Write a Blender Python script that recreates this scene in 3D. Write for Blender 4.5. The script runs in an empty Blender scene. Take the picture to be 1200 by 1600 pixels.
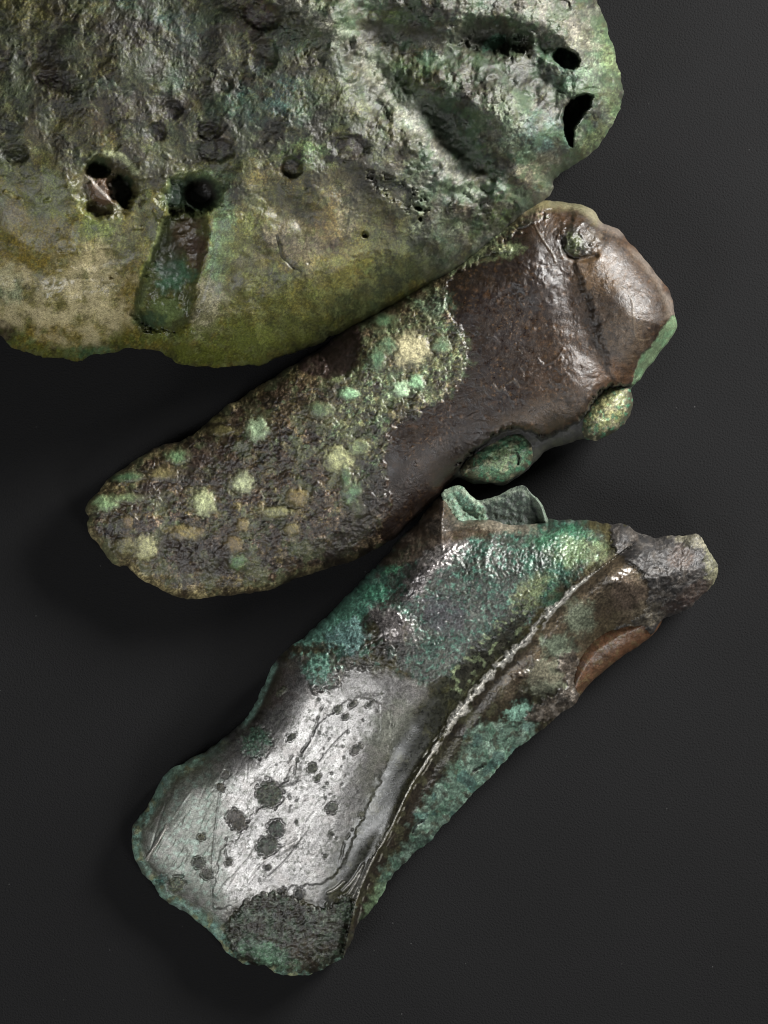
import bpy, math
import numpy as np

# ------------------------------------------------------------------ camera, world, lamps
S = 0.0001            # one unit of the drawing (the outlines below) is 0.1 mm
D = 6000.0            # camera height in the same unit (0.6 m)
scene = bpy.context.scene
cam = bpy.data.cameras.new("camera")
cam.sensor_fit = 'VERTICAL'; cam.sensor_height = 24.0; cam.lens = 90.0
cam.clip_start = 0.01; cam.clip_end = 20
cob = bpy.data.objects.new("camera", cam); scene.collection.objects.link(cob)
cob.location = (0, 0, D*S)
scene.camera = cob
world = bpy.data.worlds.new("World"); scene.world = world; world.use_nodes = True
world.node_tree.nodes["Background"].inputs[0].default_value = (1, 1, 1, 1)
world.node_tree.nodes["Background"].inputs[1].default_value = 0.02
scene.view_settings.view_transform = 'Standard'
scene.view_settings.look = 'None'
scene.view_settings.exposure = 0.0
scene.cycles.use_denoising = True
scene.cycles.max_bounces = 5
scene.cycles.filter_width = 1.05

def area(name, loc, target, sx, sy, energy, col=(1, 1, 1), spread=180):
    l = bpy.data.lights.new(name, 'AREA'); l.shape = 'RECTANGLE'; l.size = sx; l.size_y = sy
    l.energy = energy; l.color = col; l.spread = math.radians(spread)
    o = bpy.data.objects.new(name, l); scene.collection.objects.link(o); o.location = loc
    import mathutils
    o.rotation_euler = (mathutils.Vector(target) - mathutils.Vector(loc)).to_track_quat('-Z', 'Y').to_euler()
    return o
area("softbox_right", (0.25, 0.19, 0.14), (0.05, 0.03, 0.0), 0.13, 0.08, 1.25, (1, 0.985, 0.96), 110)
area("softbox_left", (-0.235, -0.20, 0.34), (-0.03, -0.01, 0.0), 0.16, 0.16, 0.185, (0.98, 0.99, 1.0), 75)
area("softbox_low_right", (0.20, -0.24, 0.26), (0.03, -0.01, 0.0), 0.12, 0.10, 0.14, (1, 0.99, 0.97), 90)

# ------------------------------------------------------------------ numeric helpers
F = np.float32
def _hash(ix, iy, seed):
    h = (ix.astype(np.uint32)*np.uint32(374761393) + iy.astype(np.uint32)*np.uint32(668265263)
         + np.uint32((seed*362437 + 1013904223) & 0xffffffff))
    h = (h ^ (h >> np.uint32(13)))*np.uint32(1274126177)
    h ^= h >> np.uint32(16)
    h = h*np.uint32(2246822519)
    return (h ^ (h >> np.uint32(15)))
def noise(x, y, seed):
    xf = np.floor(x); yf = np.floor(y)
    ix = xf.astype(np.int64) + 100000; iy = yf.astype(np.int64) + 100000
    fx = (x - xf).astype(F); fy = (y - yf).astype(F)
    ux = fx*fx*fx*(fx*(fx*6-15)+10); uy = fy*fy*fy*(fy*(fy*6-15)+10)
    def g(dx, dy):
        a = _hash(ix+dx, iy+dy, seed).astype(F)*F(2*math.pi/4294967296.0)
        return np.cos(a)*(fx-dx) + np.sin(a)*(fy-dy)
    n0 = g(0, 0); n1 = g(1, 0); n2 = g(0, 1); n3 = g(1, 1)
    a = n0 + ux*(n1-n0); b = n2 + ux*(n3-n2)
    return (a + uy*(b-a))*F(1.5)
def worley(x, y, seed):
    xf = np.floor(x); yf = np.floor(y)
    ix = xf.astype(np.int64) + 100000; iy = yf.astype(np.int64) + 100000
    fx = x-xf; fy = y-yf
    f1 = np.full(x.shape, 9.0); f2 = f1.copy()
    for dx in (-1, 0, 1):
        for dy in (-1, 0, 1):
            a = _hash(ix+dx, iy+dy, seed)/4294967296.0
            b = _hash(ix+dx, iy+dy, seed+77)/4294967296.0
            q = (dx+a-fx)**2 + (dy+b-fy)**2
            f2 = np.minimum(f2, np.maximum(f1, q)); f1 = np.minimum(f1, q)
    return np.sqrt(f1), np.sqrt(f2)
def sm(a, b, x):
    t = np.clip((x-a)/(b-a), 0, 1); return t*t*(3-2*t)
def hx(s, k=1.0):
    c = np.array([int(s[i:i+2], 16)/255 for i in (0, 2, 4)])
    return np.where(c <= 0.04045, c/12.92, ((c+0.055)/1.055)**2.4)*k
def spline(pts, step=4.0, closed=True):
    P = np.array(pts, float); n = len(P); out = []
    rng = range(n if closed else n-1)
    for i in rng:
        if closed: p0, p1, p2, p3 = P[i-1], P[i], P[(i+1) % n], P[(i+2) % n]
        else: p0, p1, p2, p3 = P[max(i-1, 0)], P[i], P[i+1], P[min(i+2, n-1)]
        k = max(1, int(np.hypot(*(p2-p1))/step))
        for j in range(k):
            t = j/k
            out.append(0.5*((2*p1)+(p2-p0)*t+(2*p0-5*p1+4*p2-p3)*t*t+(3*p1-p0-3*p2+p3)*t**3))
    if not closed: out.append(P[-1])
    return np.array(out)
def roughen(P, amps, seed):
    T = np.roll(P, -1, 0) - np.roll(P, 1, 0); T /= np.maximum(np.hypot(T[:, 0], T[:, 1])[:, None], 1e-6)
    N = np.stack([T[:, 1], -T[:, 0]], 1)
    o = np.zeros(len(P))
    for k, (sc, am) in enumerate(amps):
        o += am*noise(P[:, 0]/sc, P[:, 1]/sc, seed+k)
    return P + N*o[:, None]
def seg_dist(x, y, P, closed=True, nearest=False):
    """distance from the points to a polyline (and the nearest point on it)"""
    A = P.astype(F); B = (np.roll(P, -1, 0) if closed else P[1:]).astype(F)
    if not closed: A = A[:-1]
    x = x.astype(F).ravel(); y = y.astype(F).ravel()
    d = np.empty(x.shape, F); nx = np.empty(x.shape, F); ny = np.empty(x.shape, F)
    AB = B-A; L = np.maximum((AB**2).sum(1), 1e-9)
    for s in range(0, len(x), 8192):
        X = x[s:s+8192, None]; Y = y[s:s+8192, None]
        t = ((X-A[:, 0])*AB[:, 0] + (Y-A[:, 1])*AB[:, 1])/L
        np.clip(t, 0, 1, out=t)
        qx = A[:, 0]+t*AB[:, 0]; qy = A[:, 1]+t*AB[:, 1]
        q = (X-qx)**2 + (Y-qy)**2
        k = q.argmin(1); r = np.arange(len(k))
        d[s:s+8192] = np.sqrt(q[r, k]); nx[s:s+8192] = qx[r, k]; ny[s:s+8192] = qy[r, k]
    return (d, nx, ny) if nearest else d
def inside(x, y, P):
    x = x.ravel(); y = y.ravel(); c = np.zeros(x.shape, bool)
    A = P; B = np.roll(P, -1, 0)
    for (ax, ay), (bx, by) in zip(A, B):
        if ay == by: continue
        m = (ay > y) != (by > y)
        if not m.any(): continue
        i = np.nonzero(m)[0]
        c[i] ^= x[i] < (bx-ax)*(y[i]-ay)/(by-ay)+ax
    return c

SAT = .85
class Sheet:
    """a patch of points inside an outline, with colour, relief and surface values"""
    def __init__(s, outline, xs, ys, seed, amps=((22, 2.6), (8, 1.6), (4, .8))):
        s.seed = seed; s.n = 0; s.sat = SAT
        P = roughen(spline(outline, 3.5), amps, seed)
        s.P = P
        X, Y = np.meshgrid(np.array(xs, float), np.array(ys, float)); sh = X.shape
        m = inside(X, Y, P).reshape(sh)
        cell = m[:-1, :-1] | m[1:, :-1] | m[:-1, 1:] | m[1:, 1:]
        keep = np.zeros(sh, bool)
        keep[:-1, :-1] |= cell; keep[1:, :-1] |= cell; keep[:-1, 1:] |= cell; keep[1:, 1:] |= cell
        idx = np.full(sh, -1, np.int64); idx[keep] = np.arange(keep.sum())
        s.x = X[keep]; s.y = Y[keep]; ins = m[keep]
        d, nx, ny = seg_dist(s.x, s.y, P, True, True)
        out = ~ins
        s.x[out] = nx[out]; s.y[out] = ny[out]; d = d.astype(float); d[out] = 0
        s.edge = out
        Q = spline(outline, 6.0)
        d0 = seg_dist(s.x, s.y, Q).astype(float)*np.where(inside(s.x, s.y, Q), 1, -1)
        d0 = np.maximum(d0, 0); s.d = d0 + (d-d0)*np.exp(-d/7.0)
        r, c = np.nonzero(cell)
        s.quads = np.stack([idx[r+1, c], idx[r+1, c+1], idx[r, c+1], idx[r, c]], 1)
        N = len(s.x)
        s.col = np.zeros((N, 3)); s.rough = np.full(N, .5); s.metal = np.zeros(N); s.bump = np.full(N, .5)
        s.h = np.zeros(N)
    def _s(s):
        s.n += 1; return s.seed*100 + s.n*7
    def fbm(s, sc, o=4, seed=None, gain=.5, ang=0, stretch=1):
        x, y = s.x, s.y
        if ang or stretch != 1:
            a = math.radians(ang); x, y = (x*math.cos(a)+y*math.sin(a))/stretch, -x*math.sin(a)+y*math.cos(a)
        seed = s._s() if seed is None else seed
        v = 0; am = 1.0; tot = 0
        for k in range(o):
            v = v + am*noise(x/sc+13.7*k, y/sc-7.1*k, seed+k*31); tot += am; am *= gain; sc /= 2.03
        return v/tot*1.6
    def ridged(s, sc, o=4, ang=0, stretch=1):
        x, y = s.x, s.y
        if ang or stretch != 1:
            a = math.radians(ang); x, y = (x*math.cos(a)+y*math.sin(a))/stretch, -x*math.sin(a)+y*math.cos(a)
        seed = s._s(); v = 0; am = 1.; tot = 0
        for k in range(o):
            v = v + am*(1-np.abs(noise(x/sc+3.3*k, y/sc+k, seed+k*17))*2); tot += am; am *= .5; sc /= 2.1
        return v/tot
    def worley(s, sc):
        return worley(s.x/sc, s.y/sc, s._s())
    def flakes(s, sc, warp=.7):
        """irregular broken plates: a random level for each plate, and how near its rim is"""
        wx = s.x/sc + warp*s.fbm(sc*1.1, 4, gain=.62); wy = s.y/sc + warp*s.fbm(sc*1.1, 4, gain=.62)
        seed = s._s(); xf = np.floor(wx); yf = np.floor(wy)
        ix = xf.astype(np.int64)+100000; iy = yf.astype(np.int64)+100000
        f1 = np.full(wx.shape, 9.); f2 = f1.copy(); lev = np.zeros(wx.shape)
        for dx in (-1, 0, 1):
            for dy in (-1, 0, 1):
                a = _hash(ix+dx, iy+dy, seed)/4294967296.0; b = _hash(ix+dx, iy+dy, seed+77)/4294967296.0
                q = (xf+dx+a-wx)**2 + (yf+dy+b-wy)**2
                near = q < f1; f2 = np.where(near, f1, np.minimum(f2, q))
                lev = np.where(near, _hash(ix+dx, iy+dy, seed+211)/4294967296.0, lev); f1 = np.where(near, q, f1)
        return lev, np.sqrt(f2)-np.sqrt(f1)
    def paint(s, m, col=None, rough=None, metal=None, bump=None, a=1.0):
        m = np.clip(m*a, 0, 1)
        if col is not None:
            c = hx(col) if isinstance(col, str) else np.array(col, float); g = c.mean(); c = np.clip(g + (c-g)*s.sat, 0, 1)
            s.col += (c - s.col)*m[:, None]
        if rough is not None: s.rough += (rough-s.rough)*m
        if metal is not None: s.metal += (metal-s.metal)*m
        if bump is not None: s.bump += (bump-s.bump)*m
    def mul(s, m, k):
        s.col *= (1 + (k-1)*np.clip(m, 0, 1))[:, None]
    def r(s, x, y, rx, ry=None, ang=0, warp=.25, wsc=None):
        ry = rx if ry is None else ry
        a = math.radians(ang); dx = s.x-x; dy = s.y-y
        u = (dx*math.cos(a)+dy*math.sin(a))/rx; v = (-dx*math.sin(a)+dy*math.cos(a))/ry
        q = np.full(s.x.shape, 9.0); rr = np.sqrt(u*u+v*v)
        i = rr < 3.2
        seed = s._s()
        if i.any():
            w = wsc or max(min(rx, ry)*.8, 5)
            n = noise(s.x[i]/w, s.y[i]/w, seed) + .6*noise(s.x[i]/w*2.2, s.y[i]/w*2.2, seed+5) + .35*noise(s.x[i]/w*4.7, s.y[i]/w*4.7, seed+9)
            q[i] = rr[i] + warp*n
        return q
    def blob(s, x, y, rx, ry=None, ang=0, soft=.4, warp=.3, wsc=None):
        return sm(1+soft/2, 1-soft/2, s.r(x, y, rx, ry, ang, warp, wsc))
    def line(s, pts, w, soft=.6, warp=0, wsc=12, taper=False):
        P = spline(pts, 5, False)
        x0, y0 = P.min(0)-w*3-15; x1, y1 = P.max(0)+w*3+15
        i = np.nonzero((s.x > x0) & (s.x < x1) & (s.y > y0) & (s.y < y1))[0]
        m = np.zeros(s.x.shape); seed = s._s()
        if len(i) == 0: return m
        d = seg_dist(s.x[i], s.y[i], P, False)
        if warp: d = d + w*warp*(noise(s.x[i]/wsc, s.y[i]/wsc, seed)+.5*noise(s.x[i]/wsc*2.3, s.y[i]/wsc*2.3, seed+3))
        m[i] = sm(w*(1+soft), w*(1-soft), d)
        return m
    def poly(s, pts, soft=6, warp=8, wsc=14):
        P = spline(pts, 8, True)
        x0, y0 = P.min(0)-soft-3*warp; x1, y1 = P.max(0)+soft+3*warp
        i = np.nonzero((s.x > x0) & (s.x < x1) & (s.y > y0) & (s.y < y1))[0]
        m = np.zeros(s.x.shape); seed = s._s()
        if len(i) == 0: return m
        d = seg_dist(s.x[i], s.y[i], P)*np.where(inside(s.x[i], s.y[i], P), 1, -1)
        d = d + warp*(noise(s.x[i]/wsc, s.y[i]/wsc, seed)+.6*noise(s.x[i]/wsc*2.2, s.y[i]/wsc*2.2, seed+3)+.4*noise(s.x[i]/wsc*5, s.y[i]/wsc*5, seed+4))
        m[i] = sm(-soft/2, soft/2, d)
        return m
    def ax(s, x0, y0, x1, y1):
        L = math.hypot(x1-x0, y1-y0); ux, uy = (x1-x0)/L, (y1-y0)/L
        return ((s.x-x0)*ux+(s.y-y0)*uy), (-(s.x-x0)*uy+(s.y-y0)*ux)
    def build(s, name, mat, zt, zb, parent=None):
        N = len(s.x)
        inner = np.nonzero(~s.edge)[0]
        zt = zt.copy(); zb = np.minimum(zb, zt-1.5); zb[s.edge] = zt[s.edge]
        zb = np.maximum(zb, 0.6); zt = np.maximum(zt, zb)
        bi = np.arange(N); bi[inner] = N + np.arange(len(inner))
        X = np.concatenate([s.x, s.x[inner]]); Y = np.concatenate([s.y, s.y[inner]]); Z = np.concatenate([zt, zb[inner]])
        k = 1 - Z/D
        co = np.stack([(X-600)*k*S, (800-Y)*k*S, Z*S], 1)
        q = np.concatenate([s.quads, bi[s.quads][:, ::-1]])
        # cells whose corners have all moved onto the rim have no bottom of their own
        me = bpy.data.meshes.new(name)
        me.vertices.add(len(co)); me.vertices.foreach_set("co", co.astype(F).ravel())
        alle = s.edge[s.quads].all(1)
        q = np.concatenate([s.quads[~alle], bi[s.quads[~alle]][:, ::-1]])
        me.loops.add(q.size); me.loops.foreach_set("vertex_index", q.astype(np.int32).ravel())
        me.polygons.add(len(q)); me.polygons.foreach_set("loop_start", np.arange(0, q.size, 4, dtype=np.int32))
        me.update(calc_edges=True); me.validate()
        me.polygons.foreach_set("use_smooth", np.ones(len(me.polygons), bool))
        for nm, V in (("patina", s.col), ("surface", np.stack([s.rough, s.metal, s.bump], 1))):
            V = np.concatenate([V, V[inner]]); a = me.color_attributes.new(nm, 'FLOAT_COLOR', 'POINT')
            a.data.foreach_set("color", np.concatenate([V, np.ones((len(V), 1))], 1).astype(F).ravel())
        me.materials.append(mat)
        o = bpy.data.objects.new(name, me); scene.collection.objects.link(o)
        if parent: o.parent = parent
        return o

def dome(d, w):
    x = np.clip(d/w, 0, 1); return np.sqrt(np.clip(1-(1-x)**2, 0, 1))

# ------------------------------------------------------------------ materials
def patina_material(name, fine=5200, grain=.5, tint=(.5, .8, .55), bumpd=.00012, coat=.10):
    m = bpy.data.materials.new(name); m.use_nodes = True
    nt = m.node_tree; N = nt.nodes; L = nt.links
    b = N["Principled BSDF"]
    tc = N.new('ShaderNodeTexCoord')
    ca = N.new('ShaderNodeAttribute'); ca.attribute_name = 'patina'
    sa = N.new('ShaderNodeAttribute'); sa.attribute_name = 'surface'
    sp = N.new('ShaderNodeSeparateColor'); L.new(sa.outputs['Color'], sp.inputs[0])
    def nz(scale, detail=3, rough=.6):
        n = N.new('ShaderNodeTexNoise'); n.inputs['Scale'].default_value = scale
        n.inputs['Detail'].default_value = detail; n.inputs['Roughness'].default_value = rough
        L.new(tc.outputs['Object'], n.inputs['Vector']); return n
    n1 = nz(fine); n2 = nz(fine*.32, 4, .7)
    mr = N.new('ShaderNodeMapRange'); mr.inputs[1].default_value = .3; mr.inputs[2].default_value = .7
    mr.inputs[3].default_value = 1-grain; mr.inputs[4].default_value = 1+grain
    mr.clamp = False
    L.new(n1.outputs['Fac'], mr.inputs[0])
    mul = N.new('ShaderNodeVectorMath'); mul.operation = 'SCALE'
    L.new(ca.outputs['Color'], mul.inputs[0]); L.new(mr.outputs[0], mul.inputs['Scale'])
    m2 = N.new('ShaderNodeMapRange'); m2.inputs[1].default_value = .3; m2.inputs[2].default_value = .7
    m2.inputs[3].default_value = .72; m2.inputs[4].default_value = 1.28; m2.clamp = False
    L.new(n2.outputs['Fac'], m2.inputs[0])
    mul2 = N.new('ShaderNodeVectorMath'); mul2.operation = 'SCALE'
    L.new(mul.outputs[0], mul2.inputs[0]); L.new(m2.outputs[0], mul2.inputs['Scale'])
    mx = N.new('ShaderNodeVectorMath'); mx.operation = 'MAXIMUM'; mx.inputs[1].default_value = (.004, .004, .004)
    L.new(mul2.outputs[0], mx.inputs[0]); L.new(mx.outputs[0], b.inputs['Base Color'])
    # roughness with a little variation
    ra = N.new('ShaderNodeMath'); ra.operation = 'MULTIPLY_ADD'
    rv = N.new('ShaderNodeMapRange'); rv.inputs[1].default_value = .3; rv.inputs[2].default_value = .7
    rv.inputs[3].default_value = -.1; rv.inputs[4].default_value = .1
    L.new(n2.outputs['Fac'], rv.inputs[0])
    ra.inputs[1].default_value = 1.0
    L.new(sp.outputs[0], ra.inputs[0]); L.new(rv.outputs[0], ra.inputs[2]); L.new(ra.outputs[0], b.inputs['Roughness'])
    L.new(sp.outputs[1], b.inputs['Metallic'])
    bp = N.new('ShaderNodeBump'); bp.inputs['Distance'].default_value = bumpd
    ad = N.new('ShaderNodeMath'); ad.operation = 'MULTIPLY_ADD'; ad.inputs[1].default_value = .6
    L.new(n1.outputs['Fac'], ad.inputs[0]); L.new(n2.outputs['Fac'], ad.inputs[2])
    L.new(ad.outputs[0], bp.inputs['Height']); L.new(sp.outputs[2], bp.inputs['Strength'])
    L.new(bp.outputs[0], b.inputs['Normal'])
    b.inputs['Coat Weight'].default_value = coat
    b.inputs['Specular IOR Level'].default_value = .6
    b.inputs['Coat Roughness'].default_value = .22
    L.new(bp.outputs[0], b.inputs['Coat Normal'])
    return m
mat_ingot = patina_material("green_copper_patina")
mat_axe1 = patina_material("brown_bronze_crust")
mat_axe2 = patina_material("polished_bronze_patina")

# ------------------------------------------------------------------ backdrop
def make_backdrop():
    me = bpy.data.meshes.new("ground")
    n = 24; L = 1.2
    vs = [(-L+2*L*i/n, -L+2*L*j/n, 0) for j in range(n+1) for i in range(n+1)]
    fs = [(j*(n+1)+i, j*(n+1)+i+1, (j+1)*(n+1)+i+1, (j+1)*(n+1)+i) for j in range(n) for i in range(n)]
    me.from_pydata(vs, [], fs)
    m = bpy.data.materials.new("black_card"); m.use_nodes = True
    nt = m.node_tree; N = nt.nodes; K = nt.links; b = N["Principled BSDF"]
    tc = N.new('ShaderNodeTexCoord')
    a = N.new('ShaderNodeTexNoise'); a.inputs['Scale'].default_value = 3400; a.inputs['Detail'].default_value = 3
    c = N.new('ShaderNodeTexNoise'); c.inputs['Scale'].default_value = 30; c.inputs['Detail'].default_value = 4
    w = N.new('ShaderNodeTexVoronoi'); w.inputs['Scale'].default_value = 700
    for t in (a, c, w): K.new(tc.outputs['Object'], t.inputs['Vector'])
    r = N.new('ShaderNodeMix'); r.data_type = 'RGBA'
    r.inputs['A'].default_value = (.0100, .0100, .0103, 1); r.inputs['B'].default_value = (.0135, .0135, .0139, 1)
    K.new(c.outputs['Fac'], r.inputs['Factor'])
    # sparse dust specks
    lt = N.new('ShaderNodeMath'); lt.operation = 'LESS_THAN'; lt.inputs[1].default_value = .055
    K.new(w.outputs['Distance'], lt.inputs[0])
    sel = N.new('ShaderNodeSeparateColor'); K.new(w.outputs['Color'], sel.inputs[0])
    gt = N.new('ShaderNodeMath'); gt.operation = 'GREATER_THAN'; gt.inputs[1].default_value = .93
    K.new(sel.outputs[0], gt.inputs[0])
    mu = N.new('ShaderNodeMath'); mu.operation = 'MULTIPLY'; K.new(lt.outputs[0], mu.inputs[0]); K.new(gt.outputs[0], mu.inputs[1])
    r2 = N.new('ShaderNodeMix'); r2.data_type = 'RGBA'; r2.inputs['B'].default_value = (.08, .08, .078, 1)
    K.new(mu.outputs[0], r2.inputs['Factor']); K.new(r.outputs['Result'], r2.inputs['A'])
    K.new(r2.outputs['Result'], b.inputs['Base Color'])
    b.inputs['Roughness'].default_value = .95
    b.inputs['Specular IOR Level'].default_value = .05
    bp = N.new('ShaderNodeBump'); bp.inputs['Distance'].default_value = .00014; bp.inputs['Strength'].default_value = .9
    K.new(a.outputs['Fac'], bp.inputs['Height']); K.new(bp.outputs[0], b.inputs['Normal'])
    me.materials.append(m)
    o = bpy.data.objects.new("ground", me); scene.collection.objects.link(o)
    o['kind'] = 'structure'; o['label'] = 'flat matt black card surface under the metal pieces'
make_backdrop()
def tag(o, label, cat):
    o['label'] = label; o['category'] = cat

# ------------------------------------------------------------------ the ingot
def grid(lo, hi, a, b, step, coarse=9):
    g = list(np.arange(a, b+step/2, step))
    if lo < a: g = list(np.arange(a-coarse, lo-coarse, -coarse))[::-1] + g
    if hi > b: g = g + list(np.arange(g[-1]+coarse, hi+coarse, coarse))
    return g
def make_ingot():
    out = [(0,523),(15,540),(45,552),(80,559),(112,563),(127,563),(140,556),(175,551),(197,545),(225,545),(250,549),(265,560),(290,571),
           (330,574),(380,571),(408,570),(425,564),(447,554),(470,549),(492,540),(530,520),(570,500),(610,481),(650,460),(700,436),(750,404),(800,360),(840,325),
           (860,303),(866,292),(864,283),(880,269),(905,252),(925,238),(945,215),(960,190),(971,160),(973,135),(966,100),(957,70),(945,30),
           (936,8),(925,-20),(905,-70),(865,-140),(795,-220),(680,-285),(520,-325),(330,-330),(150,-290),(-50,-210),(-190,-80),(-260,90),(-245,260),(-185,380),(-100,458),(-40,500)]
    s = Sheet(out, grid(-300, 985, -4, 985, 1.5), grid(-350, 585, -4, 585, 1.5), 3)
    x, y, d = s.x, s.y, s.d
    # --- form
    base = 330*dome(d, 360)*.72 + 90*dome(d, 110)
    s.sat = 1.10
    base += 16*s.fbm(190, 2) + 6*s.fbm(70, 2)
    right = sm(470, 640, x + .55*(y-120)*-1 + 40*s.fbm(80, 2))           # the cracked upper right lobe
    fine = 2.6*s.fbm(26, 4)
    top = sm(420, 190, y + 90*s.fbm(80, 4) - .12*(x-300))
    crust = np.clip(top + right, 0, 1)
    pitn = s.ridged(20, 4); w1, w2 = s.worley(13)
    h = fine*(.35+.65*crust) + crust*(2.0*pitn + .6*s.fbm(8, 3))
    h += right*(3.2*s.ridged(34, 4, ang=52, stretch=2.2))
    h += (1-crust)*(.5*s.fbm(7, 3) + 1.3*s.ridged(38, 3))
    h += crust*1.0*(sm(.15, .6, w1)-.7)*sm(-.1, .4, s.fbm(50, 2))
    # --- colour: a mottle of olives, greens and browns
    lv, rimd = s.flakes(30); lv2, rimd2 = s.flakes(11); lv3, rimd3 = s.flakes(70, .9)
    h += crust*(3.4*(lv-.5) + 1.5*(lv2-.5) - 1.2*sm(.12, 0, rimd)) + (1-crust)*(1.6*(lv3-.5)*sm(0, .18, rimd3) + 1.7*s.fbm(30, 5, gain=.55) + 1.1*s.ridged(22, 4, ang=20, stretch=1.6)*sm(-.1, .3, s.fbm(60, 2)))
    quiet = (.25+.55*sm(-.25, .25, s.fbm(75, 3)))*(1+.5*right); h = 2.6*s.fbm(60, 2) + (h)*quiet
    grit = s.fbm(3.4, 2); h += (.15+.25*crust)*grit
    c0 = hx('504f2a'); s.col[:] = c0
    for colr, sc, th, a in (('3d3a29', 60, .0, .8), ('6f6d42', 46, .12, .7), ('42533f', 52, .12, .75), ('2d2822', 34, .18, .8),
                            ('5f5230', 30, .2, .6), ('4c5f4a', 20, .22, .6), ('252320', 14, .28, .6), ('8a8a66', 11, .33, .5)):
        s.paint(sm(th-.06, th+.16, s.fbm(sc, 5, gain=.62)), colr, a=a)
    s.rough[:] = .42; s.bump[:] = .55
    def B(X, Y, rx, ry, c, ang=0, a=.8, soft=.9, warp=.5, **k):
        s.paint(s.blob(X, Y, rx, ry, ang, soft, warp), c, a=a, **k)
    s.paint(1-crust, '6b6a2a', a=.65); s.paint(crust*(1-right), '33341d', a=.6)
    s.paint((1-crust)*sm(0, .2, s.fbm(50, 5, gain=.62)), '4d5426', a=.7); s.paint((1-crust)*sm(.05, .2, s.fbm(38, 5, gain=.62)), '7a6c38', a=.6); s.paint((1-crust)*sm(.15, .3, s.fbm(30, 5, gain=.62)), '6e7a4c', a=.6); s.paint((1-crust)*sm(.2, .3, s.fbm(24, 5, gain=.62)), '3c3520', a=.6)
    # upper left
    B(60, 25, 120, 34, '68643a', 0, .7); B(110, 60, 50, 22, '4c523c', 0, .6); B(30, 140, 40, 26, '4a5438', 0, .6)
    B(215, 18, 70, 28, '33463d', 10, .75); B(290, 60, 46, 40, '36493f', 0, .75); B(275, 130, 26, 24, '4f6354', 0, .7)
    B(215, 55, 48, 26, '2f271d', 10, .75); B(70, 112, 46, 16, '57482c', -10, .6); B(85, 128, 34, 20, '2c2320', 20, .8); B(150, 100, 60, 26, '5a5230', 20, .5)
    B(20, 85, 26, 18, '2b261c', 0, .7); B(190, 165, 40, 28, '2c2722', 30, .7); B(100, 170, 80, 24, '39351f', 0, .6)
    B(60, 205, 60, 24, '57522f', -15, .6); B(165, 130, 14, 9, '7d9a83', 0, .5)
    B(268, 172, 19, 17, '2a2427', 0, .85); B(245, 206, 18, 16, '2b2326', 0, .85); B(160, 205, 28, 26, '54401f', 0, .5)
    B(325, 205, 20, 14, '2a2522', 0, .9, .5); B(335, 232, 34, 20, '2d2a24', 0, .8); B(22, 242, 26, 18, '2a261f', 0, .7)
    # upper middle
    B(405, 25, 34, 24, '3a2c27', 30, .9, .5); B(412, 88, 22, 26, '3a2e22', 10, .9, .4); B(350, 130, 16, 14, '3b3022', 0, .8)
    B(450, 60, 42, 22, '46614c', 0, .7); B(420, 160, 66, 44, '37504a', 10, .8); B(365, 160, 36, 30, '4a6656', 0, .6)
    B(490, 165, 40, 36, '3e4f33', 0, .6); B(545, 150, 40, 26, '56602f', 30, .6); B(475, 240, 48, 20, '5a7048', 0, .8); B(545, 228, 34, 20, '2d2826', 8, .9, .6)
    B(455, 262, 17, 17, '241f1f', 0, .9, .4)
    B(430, 285, 60, 24, '64562f', 0, .5); B(330, 100, 30, 40, '4b4d40', 0, .5)
    # lower left
    B(70, 370, 74, 56, '77692f', 20, .75); B(75, 315, 40, 30, '6a7544', 0, .7); B(40, 420, 60, 30, '7a6a33', 0, .7)
    B(20, 330, 22, 20, '6e5f3a', 0, .6)
    m = s.poly([(-30,420),(30,425),(60,440),(110,400),(150,385),(180,400),(200,450),(195,520),(130,540),(60,520),(-20,500)], 36, 18, 34)
    s.paint(m, '8a8258', .34, bump=.3, a=.8); s.paint(m*sm(0, .3, s.fbm(30, 5, gain=.65)), 'a69c7c', a=.6); s.paint(m*sm(.1, .3, s.fbm(20, 5, gain=.65)), '6f6a40', a=.6); pale = m
    B(150, 415, 30, 30, 'aaa07c', 0, .6, rough=.4); B(200, 470, 18, 60, '6a5a2c', 6, .7); B(90, 520, 50, 16, '75642f', 0, .7); B(140, 548, 34, 9, '4d6a4a', -6, .8)
    B(12, 450, 22, 30, '8d9a80', 0, .6); B(8, 516, 16, 14, '332a1e', 30, .9, .3)
    B(150, 360, 30, 20, '6c7a44', 0, .7); B(200, 385, 30, 24, '4b4a2c', 0, .6)
    # lower middle
    B(345, 380, 18, 74, '7a936f', 6, .85, .8); B(335, 290, 26, 30, '6d8768', 0, .6); B(325, 480, 26, 42, 'a09a80', 8, .8, rough=.35); B(375, 400, 30, 56, '63683a', 0, .6)
    B(470, 375, 52, 44, '6b6252', 30, .8, .7); B(450, 330, 44, 24, '5d5538', 0, .6); B(400, 410, 30, 20, '504c38', -20, .7); B(372, 440, 22, 36, '3d3a22', 12, .7)
    B(440, 480, 90, 50, '636235', 0, .6); B(470, 530, 90, 34, '4a5029', -8, .7); B(380, 530, 56, 26, '5c652f', 0, .6); B(300, 555, 60, 16, '59602c', 0, .7)
    B(560, 470, 70, 34, '333b22', -32, .8); B(620, 430, 60, 24, '2b3120', -32, .8); B(535, 400, 50, 60, '5c5430', 0, .5)  # dark green near the axe has its shade put into the colour
    B(520, 385, 16, 10, '352821', 0, .8); B(515, 335, 28, 36, '6d5a36', 0, .6); B(545, 320, 16, 50, '867f66', 0, .7); B(580, 265, 26, 30, '3b3b33', 0, .7)
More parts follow.
